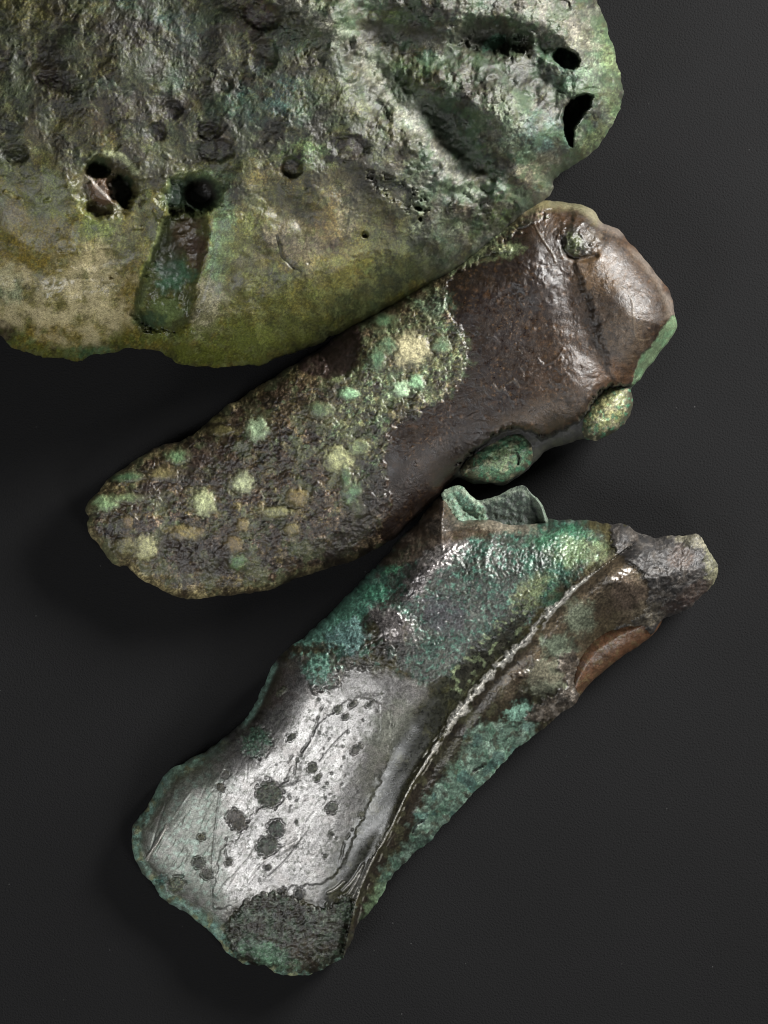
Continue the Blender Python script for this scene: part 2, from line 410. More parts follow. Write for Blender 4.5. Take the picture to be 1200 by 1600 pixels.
    # middle right, below the cracks
    B(620, 300, 50, 18, '2c2a27', 32, .9, .6); B(640, 250, 44, 24, '504a38', 30, .6); B(600, 330, 40, 30, '5b5031', 0, .5); B(640, 385, 60, 32, '414625', 0, .7)
    B(700, 300, 40, 28, '7d907a', 20, .8); B(725, 330, 20, 13, 'a3967f', 20, .9, .5); B(745, 305, 26, 18, '4a4f2c', 20, .7); B(700, 355, 54, 18, '97a085', -8, .8)
    B(680, 385, 60, 20, '2f3222', -20, .8); B(780, 340, 50, 18, '56683a', -34, .9)
    # right lobe
    s.paint(right*sm(-.1, .5, s.fbm(44, 4)), '8f947f', a=.75)
    s.paint(right*sm(.05, .35, s.fbm(34, 5)), '54705c', a=.75)
    s.paint(right*sm(.15, .4, s.fbm(15, 4)), 'aaa99a', a=.6)
    s.paint(right*sm(.2, .4, s.fbm(28, 5)), '4a4438', a=.7)
    B(610, 30, 34, 20, '6f7d4a', 0, .8); B(640, 120, 34, 26, '66773f', 30, .8); B(690, 130, 30, 24, '5c5132', 0, .7); B(740, 140, 36, 22, '776f66', 20, .7)
    B(700, 190, 44, 40, '2f4234', 30, .8); B(740, 235, 34, 20, '34473a', 30, .8)
    B(870, 60, 26, 40, '2f5546', 20, .85); B(880, 110, 40, 30, '7da08a', 0, .7); B(925, 110, 20, 60, '9bb091', -10, .8); B(955, 120, 14, 90, '93a878', -6, .8)
    B(850, 20, 60, 30, 'a19c8c', 30, .8); B(900, 60, 40, 24, '9a9482', 60, .7); B(800, 190, 30, 60, '93a084', -30, .7); B(850, 220, 40, 34, '67857a', 0, .8)
    B(925, 185, 26, 28, '3b4a3d', 20, .85); B(930, 222, 30, 16, '7b8a5c', -40, .8); B(840, 260, 36, 20, 'a09a80', -30, .7); B(820, 100, 44, 40, '3b4638', 0, .7)
    s.paint(s.line([(430,-20),(520,45),(570,80),(600,140),(660,200),(700,260),(740,300)], 13, .9, .9, 12), 'b4b2a2', a=.7)
    # darker and lighter tones that follow the flakes and fine grit
    ff = s.fbm(7, 4, gain=.65) + .8*(lv2-.5)
    s.mul(sm(.12, -.02, ff+.25)*(.35+.65*crust)*sm(.15, -.05, s.fbm(40, 3)-.1), .5)
    s.mul(sm(.28, .42, ff)*crust, 1.5); s.paint(sm(.75, .8, lv)*crust, '3a3020', a=.4); s.mul(sm(.2, .15, lv)*crust, 1.25)
    s.mul(sm(.80, .84, lv2)*sm(0, .2, s.fbm(60, 3)), .55); s.mul(sm(.1, .3, grit), .72); s.mul(sm(-.1, -.35, grit), 1.35)
    s.paint(sm(.16, .22, s.fbm(22, 6, gain=.7)), '4c4a26', a=.5); s.paint(sm(.2, .26, s.fbm(16, 6, gain=.7)), '6a6f48', a=.45)
    s.mul(right, .46); s.paint(right*sm(-.1, .25, s.fbm(40, 5, gain=.65)), '3f5a3c', a=.45); s.mul(s.line([(400,-30),(510,25),(560,62),(590,120),(640,175),(690,240),(735,290)], 14, .95, .6), 1.4); s.mul(right*sm(0, .3, s.fbm(50, 4)), .7); s.paint(crust*(1-right)*sm(.0, .25, s.fbm(70, 5, gain=.6)), '34402a', a=.55); s.paint(crust*(1-right)*sm(.1, .3, s.fbm(60, 5, gain=.6)), '2c2117', a=.6)
    s.mul(crust*(1-right), .74); s.mul(crust*(1-right)*sm(.1, .22, s.fbm(30, 6, gain=.68)), .55); s.mul(crust*(1-right)*sm(.14, .25, s.fbm(24, 6, gain=.68)), 1.5)
    s.paint(pale*sm(-.5, .4, s.fbm(34, 5, gain=.6)), 'cfc39e', .27, bump=.4, a=.62); s.paint(sm(40, 200, x)*sm(470, 540, y)*sm(-.1, .3, s.fbm(30, 4)), '545a24', a=.5)  # pale lower left patch: own tan plus its highlight painted in
    s.mul(s.line([(470,560),(560,515),(640,470),(720,425),(800,365),(850,320)], 34, .95, .4, 24), .6)  # darker edge beside the axe: shade put into the colour
    # --- relief features
    def pit(X, Y, rx, ry, dep, ang=0, soft=.5, warp=.12): 
        nonlocal h
        m = s.blob(X, Y, rx, ry, ang, soft, warp); h = h - dep*m; return m
    ridge = s.line([(400,-30),(510,25),(560,62),(590,120),(640,175),(690,240),(735,290),(790,330)], 24, .95, .5, 26)
    h += 22*ridge; h += 22*s.blob(800, 210, 90, 60, 50, 1.6, .15) + 14*s.blob(660, 135, 50, 26, 30, 1.4, .2)
    valley = s.line([(600,120),(630,150),(665,180),(705,215),(738,255)], 38, .95, .18, 30); h = h*(1-.5*valley) - 48*valley; s.paint(s.line([(615,128),(640,150),(675,180),(705,212),(732,250)], 18, .95, .6), '2b3626', a=.7)
    v2 = s.line([(585,56),(640,72),(700,84),(760,84),(815,96)], 42, .95, .18, 30); h = h*(1-.5*v2) - 48*v2; s.paint(s.line([(590,45),(640,50),(700,60),(760,50)], 12, .9, .6), '2c2a20', a=.7)  # dark strip on the valley's upper wall is painted shade
    ridge2 = s.line([(560,70),(620,100),(680,115),(720,110)], 12, .95, .5); h += 9*ridge2
    a1 = pit(765, 60, 52, 26, 46, 8, 1.0, .2); s.paint(a1, '2a3022', a=.6); s.paint(s.blob(772, 66, 20, 10, -30), '3f6650', a=.8)
    pit(885, 92, 19, 15, 62, 30, .5); pit(862, 76, 22, 16, 22, 30, .9); pit(850, 150, 34, 44, 30, 30, 1.2)
    cres = s.poly([(903,150),(925,150),(922,165),(905,185),(896,205),(893,228),(885,218),(880,195),(882,170)], 6, 1.5, 10); h -= 90*cres
    h += 7*s.blob(926, 190, 24, 28, 20, .8) ; pit(880, 8, 12, 8, 8, 20); pit(950, 128, 9, 14, 8, 0); pit(925, 140, 12, 4, 8, 0)
    h += 7*s.blob(835, 28, 40, 22, 20, 1.4, .4)
    # the three worm-like holes and the groove on the lower left
    rim = np.exp(-((s.r(166, 292, 50, 50, 30, .22)-1)/.22)**2)*sm(-.4, .3, s.fbm(40, 3)+.3*(240-y)/50); h += 6*rim
    m = s.blob(166, 294, 44, 42, 20, .8, .3); h -= 10*m; s.paint(m, '4e4630', a=.7, rough=.4)
    pit(154, 262, 17, 15, 40, 0, .8, .15); pit(190, 294, 18, 25, 42, -25, .7, .18); pit(153, 326, 20, 13, 16, 0)
    s.paint(s.blob(154, 262, 17, 15), '2f3a22'); s.paint(s.blob(190, 296, 18, 24), '29331f')
    h += 9*s.blob(160, 300, 20, 16, 40, .8, .3); s.paint(s.blob(160, 300, 24, 20, 40), '5b4638', a=.8)
    s.paint(s.line([(140,275),(150,290),(160,300),(172,310),(180,300),(172,288)], 2.0), 'cfc6bb', a=.8)
    s.paint(rim, '79805a', a=.2); s.paint(s.line([(166,240),(190,245),(212,268)], 5), 'aab088', a=.7)
    rim = np.exp(-((s.r(300, 304, 44, 34, -10, .08)-1)/.2)**2); h += 2*rim; s.paint(rim, '7f8c60', a=.3)
    m = pit(299, 305, 41, 29, 30, -8, .8, .25); s.paint(m, '23382c', a=.9)
    m = pit(314, 302, 25, 22, 40, -8, .8, .1); s.paint(m, '1d1510', a=.9)
    g = s.poly([(266,325),(300,328),(322,345),(318,395),(308,430),(300,470),(292,508),(255,520),(212,505),(220,450),(240,395)], 13, 6, 26)
    gl = sm(1.0, .0, (x-(212+(500-y)*.33))/70)
    h -= g*(20+26*gl); h += g*(2.4*s.fbm(16, 4)+1.6*s.ridged(14, 3))
    s.paint(g*sm(-.6, -.1, s.fbm(24, 4)), '454a30', a=.8, rough=.35); 
    B(290, 370, 26, 30, '4d3c30', 0, .8); B(308, 395, 14, 28, '4a3a33', 0, .7); B(270, 430, 26, 22, '4c7059', 0, .75); B(265, 400, 20, 30, '2e332a', 0, .6)
    B(262, 482, 24, 20, '66764a', 0, .75, rough=.4); B(235, 500, 22, 12, '2f4434', 0, .7); h += 8*s.blob(258, 482, 24, 20, 0, 1.0)
    s.paint(s.line([(258,350),(238,400),(225,450),(212,500)], 7, .8, .4), '6c7850', a=.5)
    h += 5*s.line([(322,352),(318,400),(305,450),(297,500)], 9, .9)
    h -= 7*s.line([(300,490),(297,470),(305,455)], 6)
    # chips, small pits, scratches
    pit(455, 262, 15, 15, 12, 0, .6); pit(268, 172, 16, 14, 7); pit(245, 206, 14, 14, 7); pit(325, 205, 19, 13, 9); pit(335, 235, 30, 18, 8); pit(405, 22, 30, 22, 10, 30)
    pit(412, 88, 20, 25, 9, 10); pit(350, 132, 14, 13, 6); pit(545, 228, 30, 18, 9, 8); pit(654, 326, 5, 3.5, 18, 20); pit(657, 342, 3, 3, 14); pit(570, 367, 5, 5, 10)
    pit(175, 432, 5, 4, 8); h += 4*s.blob(180, 432, 4, 4); pit(85, 130, 30, 14, 8, 20); pit(22, 242, 20, 14, 8); pit(620, 300, 44, 14, 10, 32, .7, .5)
    mm = s.line([(432,368),(438,385),(440,400),(455,415),(470,424)], 1.8, .8, .6, 6); h -= 2.5*mm; s.paint(mm, '262214', a=.6); h += 1.6*s.poly([(436,364),(455,350),(500,370),(520,410),(490,425),(460,412),(443,395)], 8, 3, 12)
    h += 9*s.blob(725, 330, 20, 12, 20, .8); pit(745, 305, 24, 16, 12, 20, .8); h += right*4*s.blob(700, 355, 50, 16, -8, 1, .5)
    h += crust*1.3*sm(.3, .55, s.fbm(12, 3)) - 3*s.blob(8, 516, 16, 14, 30)
    for i in range(70):                                                    # small scattered pits of the pale skin
        rs = np.random.RandomState(i); X = rs.uniform(5, 560); Y = rs.uniform(330, 545); r0 = rs.uniform(1.3, 3.2)
        q = np.exp(-((x-X)**2+(y-Y)**2)/(r0*r0)); h -= 2.2*q*rs.uniform(.3, 1); s.paint(q, '3a3522', a=.5)
    for i in range(26):                                                    # short raised scabs
        rs = np.random.RandomState(500+i); X = rs.uniform(0, 340); Y = rs.uniform(170, 450); a = rs.uniform(-.3, 1.2); l = rs.uniform(6, 16)
        h += rs.uniform(1.5, 3.5)*s.line([(X, Y), (X+l*.5*math.cos(a)+2, Y+l*.5*math.sin(a)), (X+l*math.cos(a), Y+l*math.sin(a))], 2.4, .8, .6, 5)
    g0 = pale*s.fbm(30, 4, ang=-20, stretch=2.5); h += 2.0*g0
    # the lower rim: the notch right of the pale patch
    h += 7*s.blob(290, 535, 22, 14, 0, 1) - 12*s.blob(225, 560, 40, 16, 0, 1.2)
    fade = sm(0, 7, d)
    s.mul(1+0*x, .86); s.mul(crust, .88)
    s.rough += .20*crust; s.bump += .12*crust
    s.rough = np.clip(s.rough, .3, .8)
    ze = 52 + 10*s.fbm(60, 2)*np.exp(-d/30)
    zt = ze + base*.92 + h*fade
    zb = ze*(1-dome(d, 110))
    o = s.build("copper_ingot", mat_ingot, zt, zb)
    tag(o, "large green corroded copper lump with round holes, cut off by the upper left frame", "ingot")

# ------------------------------------------------------------------ the brown axe
def empty(name, x, y):
    o = bpy.data.objects.new(name, None); scene.collection.objects.link(o); o.empty_display_size = .01
    return o
def make_axe1():
    root = empty("bronze_axe", 600, 620)
    tag(root, "dark brown bronze axe with pale green spots, crusted left end, touching the green lump", "axe")
    out = [(134,798),(138,809),(134,819),(141,835),(153,847),(162,863),(176,879),(188,887),(197,885),(220,903),(251,921),(283,934),(307,937),
           (323,932),(353,931),(400,926),(440,914),(470,902),(505,891),(545,878),(575,863),(592,856),(620,838),(655,804),(690,770),(712,748),
           (735,754),(765,757),(787,758),(806,748),(826,733),(838,718),(850,708),(866,697),(885,693),(910,688),(930,687),(950,679),(974,661),(985,641),(986,620),(990,603),(1005,585),(1025,558),(1040,540),(1055,518),(1057,500),(1052,475),
           (1042,450),(1025,425),(1005,402),(985,378),(965,358),(942,348),(925,328),(905,320),(870,314),(835,316),(807,328),(785,345),(755,370),
           (720,400),(680,428),(640,455),(600,482),(545,512),(500,545),(475,560),(440,580),(410,600),(380,620),(350,637),(318,667),(293,682),(269,693),(251,696),(225,710),(197,728),(170,749),(143,779)]
    s = Sheet(out, np.arange(126, 1066, 1.5), np.arange(306, 945, 1.5), 11, ((26, 2.6), (9, 1.0), (4, .45)))
    x, y, d = s.x, s.y, s.d
    t, v = s.ax(180, 830, 950, 480)                 # along the axe, 0 at the edge .. 846 at the butt
    T = np.clip(t/846, 0, 1)
    H = 60 + 95*sm(0, .55, T) + 10*T
    wdt = 88 - 6*T
    base = H*dome(d, wdt)*.62 + H*.16*dome(d, 16) + H*.24*dome(d, 190)
    base += 5*s.fbm(130, 1)
    crustp = [(120,790),(130,900),(300,960),(600,880),(588,835),(612,790),(600,745),(605,690),(630,655),(665,640),(705,612),(726,575),(722,520),(700,488),(700,440),
              (760,400),(800,392),(790,372),(860,330),(830,300),(700,400),(590,470),(555,505),(562,540),(552,580),(520,590),(480,545),(380,600),(200,700)]
    crust = s.poly(crustp, 7, 7, 12)
    rough_crust = crust
    # --- form of the smooth part
    h = np.zeros_like(x)
    fin = s.fbm(6, 4, gain=.7); w1, w2 = s.worley(7); w3, w4 = s.worley(15)
    h += crust*(4 + .9*s.fbm(4, 2) + 2.0*s.fbm(22, 3) + .6*fin + 1.2*(sm(.1, .6, w1)-.6)*sm(-.3, .3, s.fbm(30, 3)) + 1.8*s.ridged(30, 3))
    lv, rimd = s.flakes(22); lv2, rimd2 = s.flakes(9)
    h += crust*(3.0*(lv-.5) + 1.2*(lv2-.5) - 1.5*sm(.12, 0, rimd)*sm(.3, .6, lv))
    grit = s.fbm(3.4, 2); g2 = s.fbm(5, 3); h += (1-crust)*(.2*grit + .8*sm(.36, .5, g2)*sm(-.1, .3, s.fbm(60, 3)))
    h += (1-crust)*(.9*s.fbm(60, 3) + .10*s.fbm(9, 3))
    # butt: shallow hollow along the arris, raised flat facet, thick rim
    h -= 10*s.line([(885,350),(890,400),(905,450),(925,510),(945,560),(958,600)], 34, .95, .2, 30)
    h += 3*s.poly([(900,430),(960,440),(1030,490),(1015,540),(990,570),(965,615),(945,560),(915,500)], 30, 4, 20)
    h += 3*s.line([(975,390),(1000,430),(1020,480),(1035,500)], 16, .95, .3)
    h += 5*s.blob(830, 440, 34, 26, 40, 1.5, .3) + 4*s.blob(900, 595, 34, 26, 30, 1.5, .3)
    h += 5.5*s.poly([(893,330),(897,395),(912,450),(932,505),(950,560),(962,612),(1000,640),(1090,560),(1080,440),(980,330),(920,300)], 12, 5, 30)
    h += 6*s.blob(905, 365, 30, 24, 20, .7); h -= 6*s.line([(878,372),(885,395),(905,405),(930,400)], 4, .9)
    h += s.blob(905, 372, 36, 30, 20)*(2.4*s.fbm(7, 4)+2*s.ridged(12, 3))
    # --- colour
    s.col[:] = hx('2e2119'); s.rough[:] = .40 + .16*s.fbm(12, 4, gain=.7) + .10*sm(840, 940, x); s.bump[:] = .7
    s.paint(sm(-.1, .4, s.fbm(90, 4)), '3e2f22', a=.7); s.paint(sm(.1, .4, s.fbm(40, 5)), '281b13', a=.7); s.paint(sm(.3, .55, s.fbm(12, 4)), '5c3f26', a=.55)
    def B(X, Y, rx, ry, c, ang=0, a=.8, soft=.9, warp=.5, **k):
        s.paint(s.blob(X, Y, rx, ry, ang, soft, warp), c, a=a, **k)
    B(955, 470, 66, 110, '4c3a2a', -22, .7); B(930, 420, 40, 36, '7a5c38', 0, .5); B(880, 570, 60, 60, '5a4230', 0, .5); B(1000, 430, 20, 60, '4a331b', -25, .7); B(895, 480, 24, 80, '38261a', -20, .6)
    B(860, 340, 44, 20, '54381f', 0, .6); B(760, 560, 90, 60, '2c1d15', 0, .5); B(975, 520, 36, 40, '6a594a', 0, .45); B(960, 590, 24, 30, '77553a', 0, .5); B(700, 700, 90, 50, '33241b', -30, .5)
    B(850, 650, 70, 30, '5b4630', -20, .6)
    q = sm(.62, .75, s.fbm(5, 2)+.25*s.fbm(60, 2)); s.paint(q*sm(0, .3, s.fbm(50, 3)), '80603e', a=.35)             # fine tan specks
    # crust
    c = crust
    s.paint(c, '42352b', .42, bump=.75)
    s.paint(c*sm(-.1, .25, s.fbm(44, 5, gain=.65)), '5b4f42', a=.8)
    s.paint(c*sm(.05, .3, s.fbm(26, 5)), '2c2523', a=.85)
    s.paint(c*sm(.18, .34, s.fbm(9, 4)), '82766a', a=.6)
    s.paint(c*sm(.2, .4, s.fbm(30, 5)), '66603c', a=.65)
    s.paint(c*sm(.28, .45, s.fbm(18, 4)), '4c5c40', a=.6)
    s.paint(c*sm(.25, .1, w1)*sm(0, .3, s.fbm(24, 3)), '1f1a18', a=.8)
    gp = s.poly([(590,530),(630,505),(690,505),(725,530),(722,580),(690,615),(640,640),(600,660),(590,720),(570,800),(540,770),(520,740),(505,690),(530,640),(540,600),(560,570)], 26, 14, 18)
    s.paint(gp, '6a744e', a=.85); s.paint(gp*sm(-.1, .25, s.fbm(24, 5, gain=.65)), '5d8468', a=.75); s.paint(gp*sm(.1, .3, s.fbm(14, 5, gain=.65)), '8aa482', a=.6); s.paint(gp*sm(.2, .4, s.fbm(13, 4)), '3d3a2a', a=.7)
    tp = s.line([(480,560),(560,500),(640,460),(700,425),(760,395),(800,375)], 22, .8, .5, 18)*crust
    s.paint(tp, '5b5a40', a=.7); s.paint(tp*sm(.0, .3, s.fbm(16, 4)), '648062', a=.6)
    B(795, 392, 22, 10, '8ba077', -20, .7); B(760, 395, 20, 12, '7b8a64', -20, .6); B(680, 475, 28, 20, '6c9079', 0, .6)
    ed = sm(14, 4, d)*c*sm(.45, .3, T); s.paint(ed, '8f8a68', a=.8)
    lower = c*s.line([(190,880),(250,915),(310,925),(400,915)], 16, .9, .5); s.paint(lower, '8c8560', a=.6)
    s.mul(c*sm(.7, .74, lv), .6); s.paint(c*sm(.25, .2, lv), '5c5238', a=.45); s.mul(c*sm(.78, .82, lv2), 1.5); s.mul(c*sm(.22, .18, lv2), .55)
    s.mul(c*sm(.12, -.02, s.fbm(8, 4, gain=.65)+.25), .5); s.mul(c*sm(.1, .35, grit), .6); s.mul(c*sm(-.1, -.35, grit), 1.6)
    s.paint((1-c)*sm(.40, .5, g2)*sm(-.1, .3, s.fbm(70, 3)), '80603e', a=.5); s.paint((1-c)*sm(.0, .3, s.fbm(14, 5, gain=.7)), '1f1510', a=.5)
    # pale corrosion spots
    for i in range(80):
        rs = np.random.RandomState(4000+i); tt = rs.uniform(.0, .62); vv = rs.normal(0, .5)*85
        X = 180+770*tt + .414*vv*1.0; Y = 830-350*tt + .91*vv; r0 = 2.5+6*rs.beta(1.2, 3)
        q0 = s.r(X, Y, r0*rs.uniform(.8, 1.6), r0, rs.uniform(-60, 60), .5, 5); m = sm(1.3, .5, q0)*c
        s.paint(m, ['7d7a52', '9a9468', '6f8a66', '8a7048', '5c6a44', '2a2420'][rs.randint(6)], a=rs.uniform(.3, .7)); h += m*rs.uniform(-1.2, 1.6)
    s.paint(c*sm(.04, .24, s.fbm(38, 5, gain=.65)), '58634a', a=.65); s.paint(c*sm(.12, .26, s.fbm(34, 6, gain=.65)), '2a2019', a=.7); s.mul(c*sm(.2, .3, s.fbm(20, 5, gain=.7)), .6); s.mul(c*sm(.2, .34, s.fbm(26, 5, gain=.7)), 1.45)
    spots = [(402,671,16,17,'9db89e'),(379,753,15,16,'c3cfae'),(317,785,17,19,'bcc6a0'),(226,857,18,17,'b4b48c'),(640,545,28,24,'b5ae93'),(628,608,13,12,'a9cdb4'),
             (650,598,11,12,'8fbf9e'),(530,718,19,20,'aeb38c'),(690,540,14,12,'6a9a80'),(605,540,14,12,'5a9a84'),(545,615,14,9,'8fc0a0'),(466,777,16,13,'a08856'),
             (287,833,26,11,'a3935f'),(365,852,14,14,'8d7447'),(371,878,14,12,'6fa87c'),(438,690,1,1,'79a487'),(550,772,14,20,'5f9a7e'),(562,795,11,12,'627a5b'),
             (430,800,26,8,'a5a77a'),(456,827,11,9,'8e8457'),(380,820,9,9,'9a8a60'),(255,740,22,8,'9a9060'),(278,714,17,11,'67a07b'),(196,745,24,7,'4d8a6b'),
             (165,785,18,11,'93b58c'),(200,778,24,7,'8caf86'),(200,815,8,9,'8a6f4c'),(195,855,16,14,'707048'),(525,590,12,10,'92a57c'),(590,560,12,20,'58917a'),
             (415,640,1,1,'8a8a60'),(560,700,16,12,'86a07c'),(500,640,20,12,'5f8468'),(600,500,20,10,'4f8a6c'),(345,672,16,7,'8a8450'),(330,655,22,5,'94905c'),(540,745,8,16,'3f7a5c')]
    for X, Y, rx, ry, cc in spots:
        if rx < 3: continue
        cc = hx(cc)*np.array([1.0, 1.08, 1.0]);         al = .95 if cc.sum() > 1.05 else .38
        h += (1.5+.10*rx)*s.blob(X, Y, rx*.95, ry*.95, 0, 1.3, .2)
        h -= 1.2*np.exp(-((s.r(X, Y, rx*1.15, ry*1.15, 0, .25)-1)/.16)**2)*s.blob(X, Y, 99, 99, 0, 1)
        s.paint(s.blob(X, Y, rx*1.35, ry*1.35, 0, .8, .35), '6a6446', a=.5)
        q0 = s.r(X, Y, rx, ry, 0, .32, 9 if rx < 20 else 14) + .10*s.fbm(5, 3); m = sm(1.5, .55, q0); h -= .65*m*(h-8); s.paint(m, cc, .6, bump=.5, a=.85*al); s.paint(sm(.9, .2, q0), cc*1.15, a=.8*al)
        s.mul(m*sm(.05, .35, s.fbm(7, 3)), .7); s.mul(m*sm(.80, .95, s.ridged(9, 3)), .6); s.mul(np.exp(-((q0-1.25)/.2)**2)*(q0 < 3), .6)
    B(320, 712, 34, 16, '40322e', -25, .8); B(245, 770, 50, 14, '332a28', -10, .6); B(330, 740, 60, 20, '35302e', 0, .5)
    # smooth dark plate on the upper side
    pl = s.poly([(478,552),(500,538),(540,512),(560,508),(562,545),(545,580),(515,592),(485,585),(465,575)], 5, 3, 12)
    s.paint(pl, '37292a', .38, bump=.3, a=.9); h -= 2*pl; h += pl*1.5*s.ridged(24, 3, ang=-30, stretch=2)
    h += 5*s.line([(478,560),(505,540),(545,512)], 4, .9, .4, 7)
    dk = s.line([(575,860),(640,800),(690,755)], 40, .9, .4, 20); s.paint(dk*(1-crust), '2a1d15', a=.6)
    dk = s.line([(585,740),(592,770),(575,800),(560,830),(520,870)], 26, .9, .6, 16)*crust; s.paint(dk, '231d1b', .38, a=.85)
    dk2 = s.line([(330,850),(350,870),(330,890),(270,850),(300,860)], 14, .9, .6, 10); s.paint(dk2, '2a2423', .35, a=.8); h += dk2*2*s.ridged(8, 3)
    # spots of the butt
    B(905, 378, 26, 22, '2c2a22', 0, .8); B(897, 382, 12, 15, '6c7a52', 0, .75); B(925, 370, 14, 10, '6a5d50', 0, .6)
    rimm = s.line([(925,333),(945,352),(968,362),(990,386),(1010,412),(1030,440),(1045,470),(1050,492)], 9, .8, .4, 12)*sm(26, 6, d); s.paint(rimm*sm(-.6, .1, s.fbm(45, 2)), '7d7268', .5, a=.55)  # pale butt rim: its lit edge put into the colour
    tr = s.line([(800,332),(835,318),(880,318),(915,326),(930,340)], 9, .9, .5); s.paint(tr, '7d7a5a', a=.65)
    # scratches, cracks and dents on the smooth face
    sc = (1-crust)
    def scr(pts, w=1.6, up=1.6, colr=None):
        nonlocal h
        m = s.line(pts, w, .8, .5, 5)*sc; h += up*m
        if colr: s.paint(m, colr, a=.5)
    for i in range(70):
        rs = np.random.RandomState(900+i); k = i % 3
        X = rs.normal(720 if k else 815, 60); Y = rs.normal(640 if k else 585, 45); a = rs.uniform(.3, 1.6) if k != 2 else rs.uniform(-.6, .2); l = rs.uniform(6, 26)
        mm = [(X, Y), (X+l*.5*math.cos(a)+rs.normal(0, 1.5), Y+l*.5*math.sin(a)+rs.normal(0, 1.5)), (X+l*math.cos(a), Y+l*math.sin(a))]
        scr(mm, rs.uniform(.8, 1.4), rs.uniform(-1.0, 1.1))
    scr([(830,340),(845,370),(862,395),(868,410)], 1.1, 1.2, '6a5a4a')
    scr([(770,600),(779,610),(788,606)], 1.3, 1.2, '6a5a4a'); scr([(792,600),(803,594),(812,604)], 1.1, 1.0, '6a5a4a')
    scr([(960,440),(975,452),(988,470),(990,500),(995,530),(1015,530)], 1.2, .8, '7a6a5a'); scr([(840,560),(850,570),(870,560),(880,545)], 1.3, 1.6)
    for i in range(60):
        rs = np.random.RandomState(1300+i); X = rs.uniform(630, 1030); Y = rs.uniform(380, 700); r0 = rs.uniform(1.4, 3)
        q = np.exp(-((x-X)**2+(y-Y)**2)/(r0*r0))*sc; h += q*rs.choice([-1.5, 1.6]); s.paint(q, '8a6545', a=.45)
    wr = s.blob(833, 442, 30, 24, 45, .8)+s.blob(895, 590, 40, 28, 20, .9)+s.blob(985, 510, 30, 30); h += wr*(.5*s.fbm(9, 3)+.35*s.ridged(13, 3))
    # hollow of the side between the two corrosion lumps
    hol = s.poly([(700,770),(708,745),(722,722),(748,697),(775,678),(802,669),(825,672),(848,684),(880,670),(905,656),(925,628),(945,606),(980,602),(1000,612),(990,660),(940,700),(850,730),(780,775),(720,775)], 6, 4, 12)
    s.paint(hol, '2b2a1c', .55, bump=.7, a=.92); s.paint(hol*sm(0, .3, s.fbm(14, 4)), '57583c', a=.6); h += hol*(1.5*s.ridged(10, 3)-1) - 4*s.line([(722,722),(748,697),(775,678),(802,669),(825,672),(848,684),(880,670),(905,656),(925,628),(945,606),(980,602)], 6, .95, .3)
    side = s.line([(1058,505),(1045,540),(1020,570),(995,600)], 20, .9, .3)*sm(30, 20, d)
    m2 = s.poly([(1062,490),(1035,512),(1018,540),(1002,556),(990,590),(985,612),(1000,620),(1070,540)], 3, 2, 10); s.paint(m2, '4c5f40', .6, bump=.5); s.paint(m2*sm(.1, .3, s.fbm(12, 4)), '4a6a48', a=.7)
    h -= 26*m2*sm(40, 4, d)
    fade = sm(0, 6, d)
    h += 3*sm(26, 8, d)*s.fbm(16, 3)*crust
    ze = 28 + 34*sm(.25, .9, T) + 6*s.fbm(40, 2)*np.exp(-d/12)
    zt = ze + (base*.8) + h*fade
    zb = ze*(1-dome(d, 45))
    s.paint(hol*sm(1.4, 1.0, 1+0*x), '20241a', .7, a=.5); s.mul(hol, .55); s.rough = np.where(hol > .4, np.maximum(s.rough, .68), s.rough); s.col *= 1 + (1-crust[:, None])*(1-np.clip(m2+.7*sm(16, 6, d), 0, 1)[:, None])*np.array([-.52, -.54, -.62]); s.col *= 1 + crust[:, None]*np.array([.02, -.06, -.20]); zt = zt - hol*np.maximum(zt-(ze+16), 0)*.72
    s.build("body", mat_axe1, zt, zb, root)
    # two egg-shaped corrosion lumps on the lower side
    def lump(pts, cx, cy, H, ang, ra, rb, cols, seed, label, crack):
        q = Sheet(pts, np.arange(min(p[0] for p in pts)-6, max(p[0] for p in pts)+6, 1.5), np.arange(min(p[1] for p in pts)-6, max(p[1] for p in pts)+6, 1.5), seed, ((14, 1.5), (5, .8)))
        q.col[:] = hx('45452e'); q.sat = 1.0; q.rough[:] = .5; q.bump[:] = .6
        rr = q.r(cx, cy, ra, rb, ang, .14)
        for kk, (r0, cc) in enumerate(cols): q.paint(sm(r0+.12, r0-.12, rr+.12*q.fbm(9, 3)), cc, a=.85)
        q.paint(sm(14, 3, q.d), '39382a', a=.8); q.paint(sm(.2, .4, q.fbm(8, 4)), '2e2e24', a=.6); q.paint(sm(.2, .45, q.fbm(14, 4)), '9a9478', a=.55); q.paint(sm(.25, .4, q.fbm(9, 3)), '3f7a5c', a=.6)
        hh = 1.8*q.fbm(14, 4)+1.2*q.ridged(10, 3)+.8*q.fbm(4, 2)
        q.mul(sm(.0, .3, q.fbm(3.6, 2)), .6); q.mul(sm(-.1, -.35, q.fbm(4, 2)), 1.4); q.mul(1+0*rr, .85)
        ru = np.sin(rr*16+2*q.fbm(18, 2)); hh += .7*ru
        if crack:
            m = q.line(crack, 1.6, .7, .4, 5); hh -= 9*m; q.paint(m, '1d1a14', a=.9)
        zt = 72 + H*.78*dome(q.d, 42) + hh*sm(0, 5, q.d) ; o = q.build("corrosion_lump", mat_axe1, zt, 72-45*dome(q.d, 20), root); o['label'] = label
    lump([(718,738),(724,722),(747,700),(776,681),(800,671),(821,674),(833,690),(835,710),(825,731),(806,745),(787,755),(765,754),(737,749)], 785, 718, 62, -30, 56, 38,
         [(1.0, '58604a'), (.8, '5f8465'), (.45, '7d9068')], 21, 'greenish egg-shaped corrosion lump with a short crack', [(808,708),(811,716),(809,726)])
